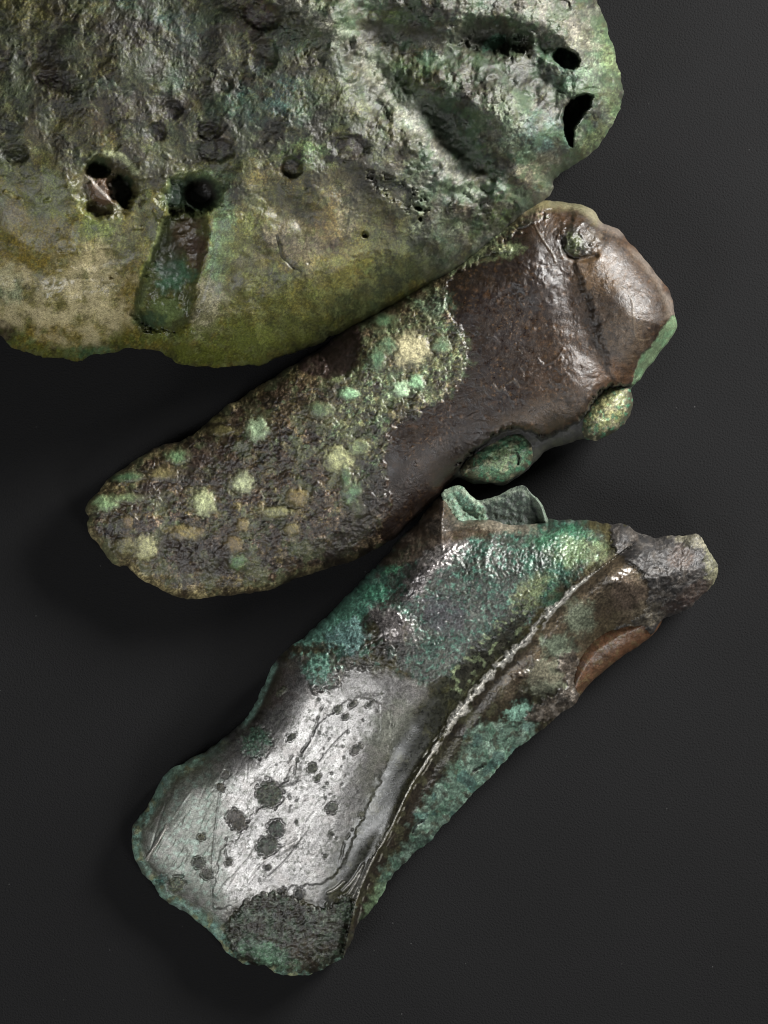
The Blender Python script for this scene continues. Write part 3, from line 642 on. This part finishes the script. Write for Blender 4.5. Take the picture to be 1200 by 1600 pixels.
    lump([(905,672),(906,650),(918,625),(935,606),(958,598),(980,604),(988,622),(987,642),(975,662),(952,680),(928,688),(912,684)], 945, 640, 66, -50, 46, 34,
         [(1.0, '5c6048'), (.8, '7f8358'), (.4, 'a29f70')], 22, 'yellowish egg-shaped corrosion lump', None)

# ------------------------------------------------------------------ the lower axe
def make_axe2():
    root = empty("flanged_bronze_axe", 650, 1150)
    tag(root, "bronze axe with a shiny grey blade, turquoise corrosion and a long bright ridge", "axe")
    out = [(308,1180),(290,1190),(270,1200),(256,1214),(244,1234),(232,1256),(220,1274),(208,1288),(206,1304),(208,1324),(209,1344),(220,1360),(228,1372),
           (244,1388),(258,1408),(276,1416),(296,1429),(313,1444),(329,1456),(348,1481),(369,1499),(393,1508),(417,1511),(433,1521),(452,1525),(487,1521),
           (511,1511),(529,1501),(537,1497),(541,1485),(551,1466),(563,1440),(583,1420),(596,1399),(611,1372),(621,1358),(637,1345),(648,1331),(670,1317),
           (690,1292),(715,1267),(735,1245),(757,1222),(785,1195),(801,1174),(827,1155),(857,1130),(880,1113),(896,1101),(905,1086),(905,1058),(918,1030),
           (938,1006),(965,992),(1000,989),(1018,992),(1025,986),(1036,967),(1050,960),(1073,952),(1087,942),(1100,929),(1110,919),(1119,902),(1121,883),(1112,865),
           (1100,850),(1092,835),(1083,833),(1071,837),(1046,837),(1025,840),(1012,836),(994,831),(983,823),(967,817),(952,819),(931,814),(905,813),
           (880,812),(855,812),(825,816),(795,818),(778,811),(762,809),(738,808),(719,806),(706,784),(695,773),(680,783),(655,812),(622,845),(597,874),(570,902),(540,933),
           (512,960),(490,982),(467,1001),(452,1012),(430,1035),(421,1050),(407,1080),(395,1107),(380,1128),(360,1145),(335,1165)]
    s = Sheet(out, np.arange(198, 1130, 1.5), np.arange(764, 1534, 1.5), 31)
    x, y, d = s.x, s.y, s.d
    t, v = s.ax(330, 1400, 940, 860)
    L = 815.; T = t/L
    ridge = spline([(990,850),(945,882),(905,912),(865,950),(815,1005),(768,1050),(735,1090),(700,1135),(665,1190),(640,1230),(612,1288),(580,1345),(560,1392),(545,1450),(532,1505)], 8, False)
    dr = seg_dist(x, y, ridge, False).astype(float)
    # which side of the ridge: polygon of everything lower right of it
    RP = np.concatenate([ridge, np.array([(540, 1600), (1300, 1600), (1300, 700), (1050, 800)])])
    low = inside(x, y, RP)
    sd = np.where(low, dr, -dr)
    H = 24 + 150*sm(-.25, .62, T) + 14*sm(.6, 1, T)
    H = H - 38*sm(.93, 1.25, T)
    left = H*(.80*dome(d, 70+40*np.clip(T, 0, 1)) + .20*dome(d, 16))
    # shallow hollow beside the ridge, face falling gently to the upper left
    left -= 14*np.exp(-((sd+48)/34)**2)*sm(.1, .5, T)*sm(0, 30, d)
    left -= sm(60, 320, -sd)*H*.12*sm(.3, .6, T)
    k = d/(d+dr+1e-3)
    right = H*(1-(1-k)**1.25)*1.0 - 10*np.exp(-((sd-16)/11)**2)*sm(0, 12, d)
    base = np.where(low, right, left)
    join = np.exp(-(sd/7.0)**2)
    h = 3.5*join*sm(.1, .25, T)*sm(1.02, .86, T)
    h += 1.0*np.exp(-((sd+1.5*s.fbm(20, 2))/3.0)**2)*(1+s.fbm(8, 3))*sm(.15, .3, T)*sm(1.0, .9, T)
    right_dip = 0
    s.sat = .70
    # --- base relief
    blade = s.poly([(200,1290),(300,1180),(380,1120),(440,1040),(520,1040),(560,1040),(620,1060),(660,1080),(640,1130),(602,1200),(586,1260),(562,1330),(535,1380),(500,1400),(420,1400),(360,1420),(330,1460),(200,1380)], 30, 10, 22)
    h += .5*s.fbm(60, 3) + blade*(.22*s.fbm(26, 3) + .10*s.ridged(24, 4, ang=-52, stretch=5) + .035*s.fbm(4, 2, ang=-50, stretch=8))
    gr = s.fbm(3.4, 2)
    # --- colour
    s.col[:] = hx('3e3a25'); s.rough[:] = .34; s.bump[:] = .3; s.metal[:] = .15
    s.paint(sm(0, .35, s.fbm(60, 4)), '2f2c1c', a=.7); s.paint(sm(.1, .4, s.fbm(34, 4)), '4a4a30', a=.6)
    def B(X, Y, rx, ry, c, ang=0, a=.8, soft=.9, warp=.5, **kk):
        s.paint(s.blob(X, Y, rx, ry, ang, soft, warp), c, a=a, **kk)
    s.paint(blade, '868380', .39, .85, .13, a=.95)
    s.paint(blade*sm(.0, .5, s.fbm(70, 4)), '6a6866', a=.5); s.paint(blade*sm(.2, .5, s.fbm(16, 4)), 'a5a39e', a=.4)
    s.paint(blade*sm(.30, .5, s.fbm(9, 4)), '55584a', a=.5, metal=.4)
    st = s.fbm(5, 3, ang=-52, stretch=9); s.paint(blade*sm(.2, .5, st), '5e5c59', a=.5)
    # left part of blade: green-grey, fine scratches, painted duller where the highlight falls off
    lb = s.poly([(205,1290),(245,1215),(300,1185),(350,1180),(350,1260),(345,1330),(340,1430),(250,1380)], 50, 16, 30)
    s.paint(lb*blade, '565d4e', .43, .45, a=.8); s.paint(lb*blade*sm(.1, .35, s.fbm(10, 4)), '6d8878', a=.5); s.paint(lb*blade*sm(.15, .4, s.fbm(6, 4)), '3b4038', a=.5)
    # grey-green patch at the upper right of the blade
    B(610, 1150, 34, 62, '66695a', 18, .85, .6, .35, metal=.35, rough=.42); B(590, 1200, 24, 50, '7c7b6c', 25, .5)
    B(425, 1075, 44, 30, '4c3f38', -50, .85, .6, .4, metal=.4); B(400, 1110, 34, 16, '4c4038', -60, .6); 
    # glossy green-black band along the ridge, its dark reflection put into the colour
    band = np.exp(-((sd+30)/26)**2)*sm(.02, .12, T)*sm(.86, .7, T)
    s.paint(np.clip(band*1.5, 0, 1), '26281a', .3, .05, .2, a=.92)
    s.paint(band*sm(.1, .4, s.fbm(30, 3)), '4b4a20', a=.5)
    # green granular field
    gf = s.poly([(640,830),(700,845),(760,835),(800,812),(900,810),(935,850),(920,885),(870,915),(840,945),(800,985),(760,1010),(700,1050),(660,1060),(620,1040),(640,980),(580,960),(560,1000),(470,1010),(520,950),(590,880)], 26, 14, 24)
    w1, w2 = s.worley(4.6)
    gran = sm(.75, .1, w1)
    h += gf*(1.2*gran + 1.1*s.fbm(14, 4))
    s.paint(gf, '3f4a42', .36, .1, .7, a=.9); s.paint(gf*sm(-.05, .3, s.fbm(30, 4)), '275343', a=.7); s.paint(gf*sm(.05, .3, s.fbm(36, 4)), '5a5d54', a=.65); s.paint(gf*sm(.12, .3, s.fbm(26, 5, gain=.62)), '2b2b24', a=.7); s.mul(gf*sm(.3, .6, w1), .7); s.mul(gf*sm(.25, .1, w1), 1.35)
    s.paint(gf*sm(.1, .4, s.fbm(8, 4)), '3f9076', a=.4); s.paint(gf*sm(.2, .42, s.fbm(12, 4)), '3a3c30', a=.6)
    B(880, 850, 44, 30, '246b46', 0, .7); B(850, 905, 30, 34, '2a6a50', 0, .6); B(905, 862, 40, 22, '7b8a54', 0, .5); B(690, 960, 34, 24, '45434a', 20, .75)
    B(850, 880, 16, 24, '2a2622', 20, .7); B(830, 925, 34, 18, '6d7440', -40, .7)
    dk = s.poly([(760,990),(790,960),(830,940),(820,975),(790,1010),(760,1040),(735,1060),(720,1080),(700,1060),(730,1020)], 12, 12, 12); s.paint(dk, '2b2a20', .3, a=.85); s.paint(dk*sm(.2, .3, s.fbm(16, 3)), '7a8a5c', a=.7)
    # turquoise patches on the upper left side
    for X, Y, rx, ry, an, cc in ((560,930,44,24,-45,'3a7460'),(530,965,50,22,-40,'3f8068'),(490,990,36,14,-40,'5ba08a'),(545,1000,28,26,0,'5f8f88'),(585,925,20,14,0,'2f7a5c'),(500,1045,26,22,0,'4f8f78'),(620,880,26,10,-45,'2f7a55')):
        B(X, Y, rx, ry, cc, an, .85, .6, .6, rough=.4, metal=0, bump=.7); h += 3*s.blob(X, Y, rx, ry, an, .8, .4)
    m = s.poly([(455,1012),(480,1000),(560,1010),(600,1000),(620,1020),(600,1040),(540,1045),(530,1070),(490,1080),(478,1050)], 8, 6, 9)
    h += m*(3.2+2.4*s.ridged(10, 3)+1.5*s.fbm(6, 3)); s.paint(m*sm(-.1, .2, s.fbm(16, 4)), '3d3a2a', .4, 0, .8, a=.8); s.paint(m*sm(.1, .4, s.fbm(20, 4)), '4c7d68', .4, 0, a=.8)
    m = s.blob(612, 1012, 34, 15, 20, .8, .6); h += m*(1+2*s.ridged(8, 3)); s.paint(m, '2c2620', .4, 0, .9, a=.8)
    # smooth brown-grey bumps that catch the light
    for X, Y, rx, ry, an in ((612,975,34,20,35),(685,868,44,20,-35),(655,905,34,14,-55)):
        m = s.blob(X, Y, rx, ry, an, .8, .5); h += 9*s.blob(X, Y, rx*1.2, ry*1.2, an, 1.3, .1); s.paint(m, '8c8482', .34, .75, .25, a=.9); h += m*1.6*s.ridged(14, 3, ang=an, stretch=2)
    br = s.poly([(695,772),(720,806),(780,812),(830,822),(760,835),(700,850),(640,880),(610,890),(600,872),(650,815)], 12, 8, 16); s.paint(br, '42301f', .38, .1, .4, a=.85)
    s.paint(br*sm(.1, .35, s.fbm(18, 4)), '695a48', a=.6); B(790, 822, 50, 10, '8a8068', 4, .6); B(690, 820, 30, 14, '37312a', 0, .7); h += 4*s.line([(740,815),(780,818),(800,826)], 9, .9, .5) + s.blob(680, 818, 26, 14)*2.5*s.ridged(9, 3)
    # ridge itself: worn metal, its glint painted in as a pale colour
    wv = sd + 1.3*s.fbm(18, 4)
    rm = sm(1, .5, np.abs(wv-1)/np.maximum(.9, (1.5+6.0*sm(.42, .6, T)*sm(1.0, .8, T))*(1+1.1*s.fbm(20, 4))))*sm(.17, .23, T)*sm(1.0, .9, T); rm = rm*sm(-.55, -.3, s.fbm(22, 4))
    h += rm*(1.3+2.0*s.fbm(5, 3)); ridge_mark = rm
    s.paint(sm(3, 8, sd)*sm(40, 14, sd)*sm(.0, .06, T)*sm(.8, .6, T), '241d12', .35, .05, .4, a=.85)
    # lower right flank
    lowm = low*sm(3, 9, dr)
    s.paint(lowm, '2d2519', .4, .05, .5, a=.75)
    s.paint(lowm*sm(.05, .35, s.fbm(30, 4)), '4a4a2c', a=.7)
    fl = s.poly([(590,1405),(600,1360),(640,1310),(660,1260),(690,1215),(730,1160),(760,1130),(800,1130),(840,1140),(800,1200),(740,1260),(690,1310),(640,1350),(600,1420)], 16, 11, 18)
    s.paint(fl, '5a7e68', .6, 0, .5, a=.92); s.paint(fl*sm(.05, .3, s.fbm(18, 4)), '3d6a50', a=.7); s.paint(fl*sm(.1, .35, s.fbm(26, 4)), '86a890', a=.6); s.paint(fl*sm(.22, .4, s.fbm(12, 4)), '3a3420', a=.7)
    s.paint(fl*sm(.2, .4, s.fbm(30, 3)), '285a55', a=.6); h += fl*(2.6*s.ridged(34, 3, ang=-50, stretch=2)+1.2*s.fbm(10, 3))
    B(812, 1112, 20, 14, '78b096', -20, .9, .5); B(590, 1410, 14, 40, '6a8a5c', 30, .7); B(700, 1180, 20, 30, '3a3a24', 40, .6)
    for p in ([(645,1300),(650,1290),(660,1283)], [(740,1205),(748,1200),(754,1197)]): mm = s.line(p, 1.8, .7, .3, 5); h -= 8*mm; s.paint(mm, '15201a', a=.9)
    # socket part near the butt: olive brown, smooth
    so = s.poly([(905,915),(935,885),(975,870),(1010,910),(1012,935),(990,970),(950,990),(920,1020),(900,1060),(880,1070),(850,1060),(820,1060),(800,1090),(780,1080),(820,1010),(870,960)], 16, 8, 22)
    s.paint(so, '5a4c36', .38, .1, .3, a=.85); s.paint(so*sm(0, .3, s.fbm(30, 4)), '5a4a30', a=.6); B(985, 935, 26, 34, '6a5848', -20, .7, rough=.3); h += 6*s.blob(990, 930, 26, 36, -20, 1.3)
    B(905, 965, 22, 26, '7a876a', 0, .8); B(870, 1010, 26, 18, '6d8268', 0, .7); B(850, 1060, 32, 28, '7e8468', 0, .85, .5); B(840, 1050, 34, 20, '5c4a38', 0, .5); h += 9*s.blob(845, 1060, 34, 26, -20, .8, .3)
    B(945, 985, 40, 14, '5f5638', -35, .6)
    cr = s.poly([(870,1030),(900,1020),(905,1060),(905,1095),(860,1125),(820,1120),(850,1095),(885,1070)], 5, 7, 10); s.paint(cr, '4c4236', .45, 0, .8, a=.9); h += cr*(3+2.4*s.fbm(9, 4)+2*s.ridged(9, 3))
    s.paint(cr*sm(.05, .3, s.fbm(10, 4)), '8b8072', a=.6)
    cr = s.poly([(955,815),(1000,828),(1050,832),(1090,830),(1130,880),(1110,930),(1080,960),(1050,965),(1020,1000),(985,995),(960,985),(1005,960),(1015,925),(1008,900),(985,880),(960,855)], 4, 6, 11)
    h += cr*(3.5+3.0*s.fbm(14, 4)+2.6*s.ridged(12, 3)+1.2*s.fbm(4, 2)); s.paint(cr, '36302d', .5, 0, .9, a=.95); s.paint(cr*sm(0, .3, s.fbm(20, 4)), '4e4438', a=.7); s.paint(cr*sm(.15, .35, s.fbm(8, 4)), '857d74', a=.4)
    s.paint(cr*sm(.12, .35, s.fbm(12, 4)), '23201f', a=.8); B(1065, 870, 20, 20, '6a5648', 0, .8, .5, .2); h -= 5*s.blob(1065, 870, 22, 20, 0, .7, .2)
    B(1113, 890, 12, 40, '8c8a5e', -8, .8, .6, .5); B(1085, 845, 30, 10, '9a9372', 12, .8); B(1010, 960, 30, 20, '6b6046', -30, .7); B(1085, 925, 34, 12, '47301e', -30, .7, .6, .2, rough=.35); B(1060, 945, 30, 8, '3a2216', -20, .8)
    # rim of the cutting edge: turquoise
    er = sm(20, 9, d - 10*sm(1380, 1450, y) + 3*s.fbm(26, 3))*sm(.24, .14, T + .05*s.fbm(30, 2))*(~low)
    s.paint(er, '6f9d84', .5, 0, .6, a=.9); s.paint(er*sm(.1, .35, s.fbm(16, 4)), '9a9c64', a=.8); s.paint(er*sm(.15, .4, s.fbm(22, 3)), '7fb8a8', a=.6)
    er2 = np.exp(-((d-20)/7)**2)*sm(.25, .1, T)*(~low); s.paint(er2, '33321e', .4, 0, .6, a=.7)
    e3 = s.line([(425,1042),(410,1078),(395,1108),(378,1130)], 9, .6, .2)*sm(13, 6, d); s.paint(e3, '7ab09a', .5, 0, a=.9)
    e4 = s.line([(430,1055),(415,1095),(400,1120),(370,1145),(320,1180),(260,1220)], 8, .8, .6)*sm(5, 12, d); s.paint(e4, '34301c', a=.6)
    # crusty corner and round corrosion spots of the blade
    cc = s.poly([(350,1460),(375,1420),(400,1400),(430,1395),(460,1402),(500,1420),(545,1400),(552,1410),(545,1480),(530,1500),(490,1520),(440,1515),(380,1500)], 5, 7, 9)
    h += cc*(3.5+2.6*s.ridged(9, 3)+2*s.fbm(7, 4)); s.paint(cc, '2f2f1e', .32, 0, .9, a=.95); s.paint(cc*sm(.05, .25, s.fbm(18, 4)), '41583f', a=.75); s.paint(cc*sm(.1, .35, s.fbm(8, 4)), '6f7a68', a=.6); s.paint(cc*sm(.15, .4, s.fbm(24, 4)), '2a2217', a=.8)
    B(470, 1490, 40, 26, '463c2c', -20, .6); B(420, 1490, 40, 16, '63936f', 20, .7)
    sp = [(400,1159,25,24,'3e6a50'),(421,1241,21,21,'44492f'),(370,1282,13,19,'453c2c'),(431,1295,14,14,'3c3e34'),(418,1322,17,15,'474b3c'),(488,1201,8,8,'4a4e38'),
          (519,1262,9,9,'3c4a34'),(311,1348,10,10,'3d4034'),(323,1366,9,9,'3c3e30'),(442,1395,8,8,'37332a'),(468,1397,8,9,'302e28'),(353,1210,7,6,'3f3f30'),(345,1230,6,8,'4a452c'),
          (418,1356,6,5,'33332a'),(358,1347,7,6,'3f4230'),(275,1382,14,12,'5a5f3e'),(252,1375,10,9,'2f6a5c'),(540,1418,14,14,'3b4a32'),(315,1308,6,6,'55522e'),(555,1172,8,6,'4f5240'),(563,1166,5,5,'44463a'),(496,1215,7,5,'50543e'),
          (518,1303,4,4,'33362c'),(508,1337,4,4,'44463a'),(463,1284,3,3,'33362c'),(565,1272,5,5,'55553a'),(440,1080,12,6,'4c4f38'),(455,1152,9,5,'3f4230'),(551,1100,8,4,'3f4030'),(578,1100,9,3,'3a3a30'),(528,1108,8,6,'565a4a'),(540,1120,7,4,'4a4c3e')]
    for X, Y, rx, ry, c_ in sp:
        rx *= .9; ry *= .88
        m = s.blob(X, Y, rx, ry, -40, .5, .34, 5 if rx < 12 else 8); s.paint(m, c_, .5, 0, 1, a=.95); s.mul(m, .62); s.mul(m*sm(.05, .3, gr), .5); s.mul(m*sm(-.15, -.4, gr), 2.4)
        h += m*(.4+(1.2+.05*rx)*s.ridged(7, 3)); h -= 2.2*np.exp(-((s.r(X, Y, rx*1.05, ry*1.05, -40, .28, 5 if rx < 12 else 7)-1)/.12)**2)
        s.paint(m*sm(.15, .35, s.fbm(8, 4)), '56705a' if rx > 12 else '4c4a38', a=.45)
    for i in range(45):
        rs = np.random.RandomState(2000+i); X = rs.normal(520, 50); Y = rs.normal(1190, 70); r0 = rs.uniform(.9, 2.0)
        q = np.exp(-((x-X)**2+(y-Y)**2)/(r0*r0))*blade; h -= 1.4*q; s.paint(q, '3c4236', a=.8, metal=0)
    # cracks, flaked edges, scratches
    def crk(p, w=1.5, dep=3.0, lip=1.5):
        nonlocal h
        w *= .62; dep *= .4; m = s.line(p, w, .8, .8, 5)*sm(-.4, .2, s.fbm(12, 3)); h -= dep*m; s.paint(m, '3a3930', a=.5, metal=.2); h += .35*lip*s.line([(a+4, b+3) for a, b in p], 4, .95, .3)
    crk([(508,1095),(500,1112),(494,1130),(488,1150),(480,1163),(470,1175)], 1.7, 3.5); crk([(466,1182),(462,1192),(460,1208),(452,1218),(444,1222)], 1.5, 3); crk([(457,1180),(450,1192),(448,1198)], 1.4, 3)
    crk([(403,1262),(396,1276),(384,1286)], 1.3); crk([(356,1302),(352,1318),(352,1334),(358,1345)], 1.8, 3.5); crk([(400,1350),(406,1360),(404,1372),(408,1382)], 1.4, 3); crk([(405,1366),(418,1370)], 1.1)
    crk([(557,1288),(548,1300),(538,1318),(534,1336),(530,1348)], 1.8, 3.5); crk([(595,1090),(592,1110),(594,1130),(590,1155)], 1.5, 2.4); crk([(610,1116),(612,1130),(607,1142)], 1.2, 2)
    crk([(520,1243),(500,1262),(485,1275),(476,1290),(470,1312)], .9, 1.2, .4); crk([(464,1310),(450,1318),(440,1322),(430,1332)], 1.2, 2); crk([(386,1235),(396,1225),(408,1218)], .9, 1.4, .4)
    crk([(560,1085),(590,1086),(600,1080)], 1.2, 2.4); crk([(690,968),(700,970),(716,962)], 1.4, 2)
    # a step: the upper skin of the blade has flaked off right of this line
    step = s.poly([(410,1260),(440,1225),(470,1180),(500,1130),(560,1090),(610,1120),(600,1200),(560,1290),(520,1370),(440,1390),(350,1420),(335,1400),(345,1330),(370,1310),(392,1275)], 3, 4, 14); h += 1.0*step*blade
    h += .4*s.line([(470,1178),(455,1215),(440,1230),(460,1240),(450,1255)], 4, .9, .7, 7) + .4*s.line([(455,1220),(480,1210),(470,1250),(450,1262)], 5, .9, .7, 7)
    bsp = s.fbm(6, 5, gain=.7)
    s.paint(blade*sm(.3, .42, bsp+.25*s.fbm(50, 2)), '4a4c3e', a=.75, metal=.2, rough=.5); s.paint(blade*sm(.1, .5, s.fbm(34, 5, gain=.65)), '716b66', a=.5)
    s.paint(blade*sm(-10, 30, 30-d)*sm(-.2, .2, s.fbm(12, 4)), '3a3c2a', a=.6, metal=.2)
    nb = 1-blade; h += nb*(1-np.clip(band*1.6, 0, 1))*.4*gr; s.mul(nb*sm(.1, .35, gr), .68); s.mul(nb*sm(-.1, -.35, gr), 1.35)
    lv, rimd = s.flakes(24); lv2, rimd2 = s.flakes(9); ng = nb*(1-gf)
    nf = nb*(1-np.clip(band*1.6, 0, 1)); h += nf*(1.6*(lv-.5)+1.0*(lv2-.5)); s.mul(ng*sm(.75, .8, lv), .7); s.mul(nb*sm(.82, .86, lv2), .6); s.mul(nb*sm(.15, .1, lv2), 1.4)
    rs = np.random.RandomState(5)
    for i in range(90):
        X = rs.uniform(215, 400); Y = rs.uniform(1190, 1400); a = math.radians(rs.normal(-58, 9)); l = rs.uniform(12, 70)
        m = s.line([(X, Y), (X+l*.5*math.cos(a), Y+l*.5*math.sin(a)), (X+l*math.cos(a), Y+l*math.sin(a))], .9, .7)*blade; h += m*rs.choice([-.3, .3])
    for p in ([(331,1420),(331,1380),(332,1340),(336,1300),(343,1240)], [(233,1340),(245,1295),(262,1245)], [(500,1190),(520,1165),(545,1140)], [(420,1370),(450,1340),(480,1300)]):
        m = s.line(p, 1.1, .7)*1.0; h -= .6*m; s.paint(m, '4b4a46', a=.4)
    for i in range(12):
        m = s.line([(228+i*1.5+rs.uniform(-3, 3), 1345-i*2), (240+i*2+rs.uniform(-4, 4), 1322-i*3)], .9, .7); h += 1.2*m; s.paint(m, 'b8b4a8', a=.5)
    s.paint(ridge_mark, 'd6d2c4', .3, .3, .6, a=.92); s.mul(ridge_mark*sm(.1, .3, s.fbm(5, 4)), .5); s.mul(ridge_mark*sm(.5, .8, T), .75)  # pale ridge colour stands in for the glint
    for off, wd, t0, t1 in ((7, 1.5, .3, .6), (-6, 1.3, .42, .75), (11, 1.2, .15, .35)):
        m = sm(1, .4, np.abs(sd-off+2.5*s.fbm(24, 3))/wd)*sm(t0, t0+.05, T)*sm(t1, t1-.05, T)*sm(-.1, .2, s.fbm(18, 3)); h += 1.5*m; s.paint(m, 'b0ac98', .3, .3, a=.8)
    # light streaks at the lower end of the ridge
    for p in ([(536,1392),(552,1375),(566,1352)], [(546,1396),(560,1372),(568,1350)], [(552,1402),(566,1372),(578,1345)], [(512,1395),(526,1388),(536,1378)]):
        m = s.line(p, 1.7, .7, .3, 6); h += 2.6*m; s.paint(m, '98958a', .25, .6, a=.8)
    h += 4*sm(22, 6, d)*s.fbm(18, 3)*sm(.5, .2, T)
    fade = sm(0, 5, d)
    ze = 13 + 40*sm(.0, .6, T) + 3*s.fbm(40, 2)*np.exp(-d/12)
    zt = ze + base*.82 + h*fade
    zb = ze*(1-dome(d, 40))
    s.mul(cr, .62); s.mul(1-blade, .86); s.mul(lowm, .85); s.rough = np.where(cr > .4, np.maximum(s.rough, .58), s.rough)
    s.rough = np.clip(s.rough, .2, .8)
    s.build("body", mat_axe2, zt, zb, root)
    # broken flange behind the top edge: pale left stub and dark inner wall
    f = Sheet([(690,772),(706,760),(720,759),(733,771),(746,781),(762,779),(781,773),(802,761),(818,759),(831,771),(842,781),(850,795),(856,815),(850,840),(800,850),(740,840),(712,822),(700,800)],
              np.arange(684, 862, 1.5), np.arange(752, 858, 1.5), 41, ((12, 1.2), (4, .8)))
    f.col[:] = hx('33453a'); f.rough[:] = .5; f.bump[:] = .9; f.metal[:] = 0
    f.paint(sm(0, .3, f.fbm(22, 4)), '46604e', a=.7); f.paint(sm(.1, .35, f.fbm(5, 4)), '8c9488', a=.5); f.paint(sm(.1, .35, f.fbm(8, 4)), '1f2c24', a=.6)
    st = f.poly([(688,772),(706,757),(722,757),(735,772),(748,783),(762,810),(750,822),(715,815),(700,795)], 4, 3, 8)
    f.paint(st, '7c9a86', .5, a=.9); f.paint(st*f.blob(730, 785, 20, 12, 35, .8, .4), '8cb6a6', a=.8); f.paint(st*sm(.1, .35, f.fbm(9, 4)), '5b5a44', a=.6); f.paint(st*sm(.25, .4, f.fbm(6, 3)), 'a9a892', a=.5)
    rimf = sm(11, 6, f.d)*sm(-.5, 0, f.fbm(9, 3))*sm(815, 795, f.y); f.paint(rimf, 'aab0a0', .4, a=.75); f.paint(f.line([(836,772),(846,790),(853,812)], 8), '8f9a8c', a=.8)
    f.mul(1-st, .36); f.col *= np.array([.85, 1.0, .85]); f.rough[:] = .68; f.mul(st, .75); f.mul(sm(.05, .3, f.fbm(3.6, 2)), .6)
    dd = f.d
    hh = 9*st - 3*sm(10, 50, dd)*(1-st) - 8*st*sm(8, 30, dd) + 2*f.fbm(10, 4)*sm(0, 5, dd) + st*1.4*f.ridged(9, 3)*sm(0, 5, dd)
    hh += 10*f.line([(836,768),(846,788),(853,815)], 6, .9)*sm(0, 3, dd)
    f.build("broken_flange", mat_axe2, 100 + hh, 92 - 60*sm(0, 20, dd), root)['label'] = 'broken green stub of the upper flange'
    # the curved brown underside seen below the socket edge
    f = Sheet([(896,1100),(906,1087),(931,1060),(952,1042),(977,1023),(1000,1008),(1020,992),(1035,965),(1010,955),(960,965),(915,990),(890,1030),(885,1075)],
              np.arange(880, 1042, 1.5), np.arange(948, 1106, 1.5), 43, ((30, 1.2), (9, .6)))
    f.col[:] = hx('4a3220'); f.rough[:] = .42; f.bump[:] = .35; f.metal[:] = 0
    f.paint(sm(0, .35, f.fbm(34, 4, ang=-40, stretch=2.5)), '3c2a18', a=.75); f.paint(sm(.1, .4, f.fbm(20, 4)), '61432a', a=.6); f.paint(sm(.2, .4, f.fbm(10, 4)), '55492c', a=.5)
    zt = 42 + 46*dome(f.d, 66) + f.fbm(24, 3)*1.6*sm(0, 5, f.d) + .5*f.fbm(5, 3)*sm(0, 5, f.d)
    f.build("flange", mat_axe2, zt, 42*(1-dome(f.d, 30)), root)['label'] = 'smooth reddish brown lower flange'

make_ingot()
make_axe1()
make_axe2()
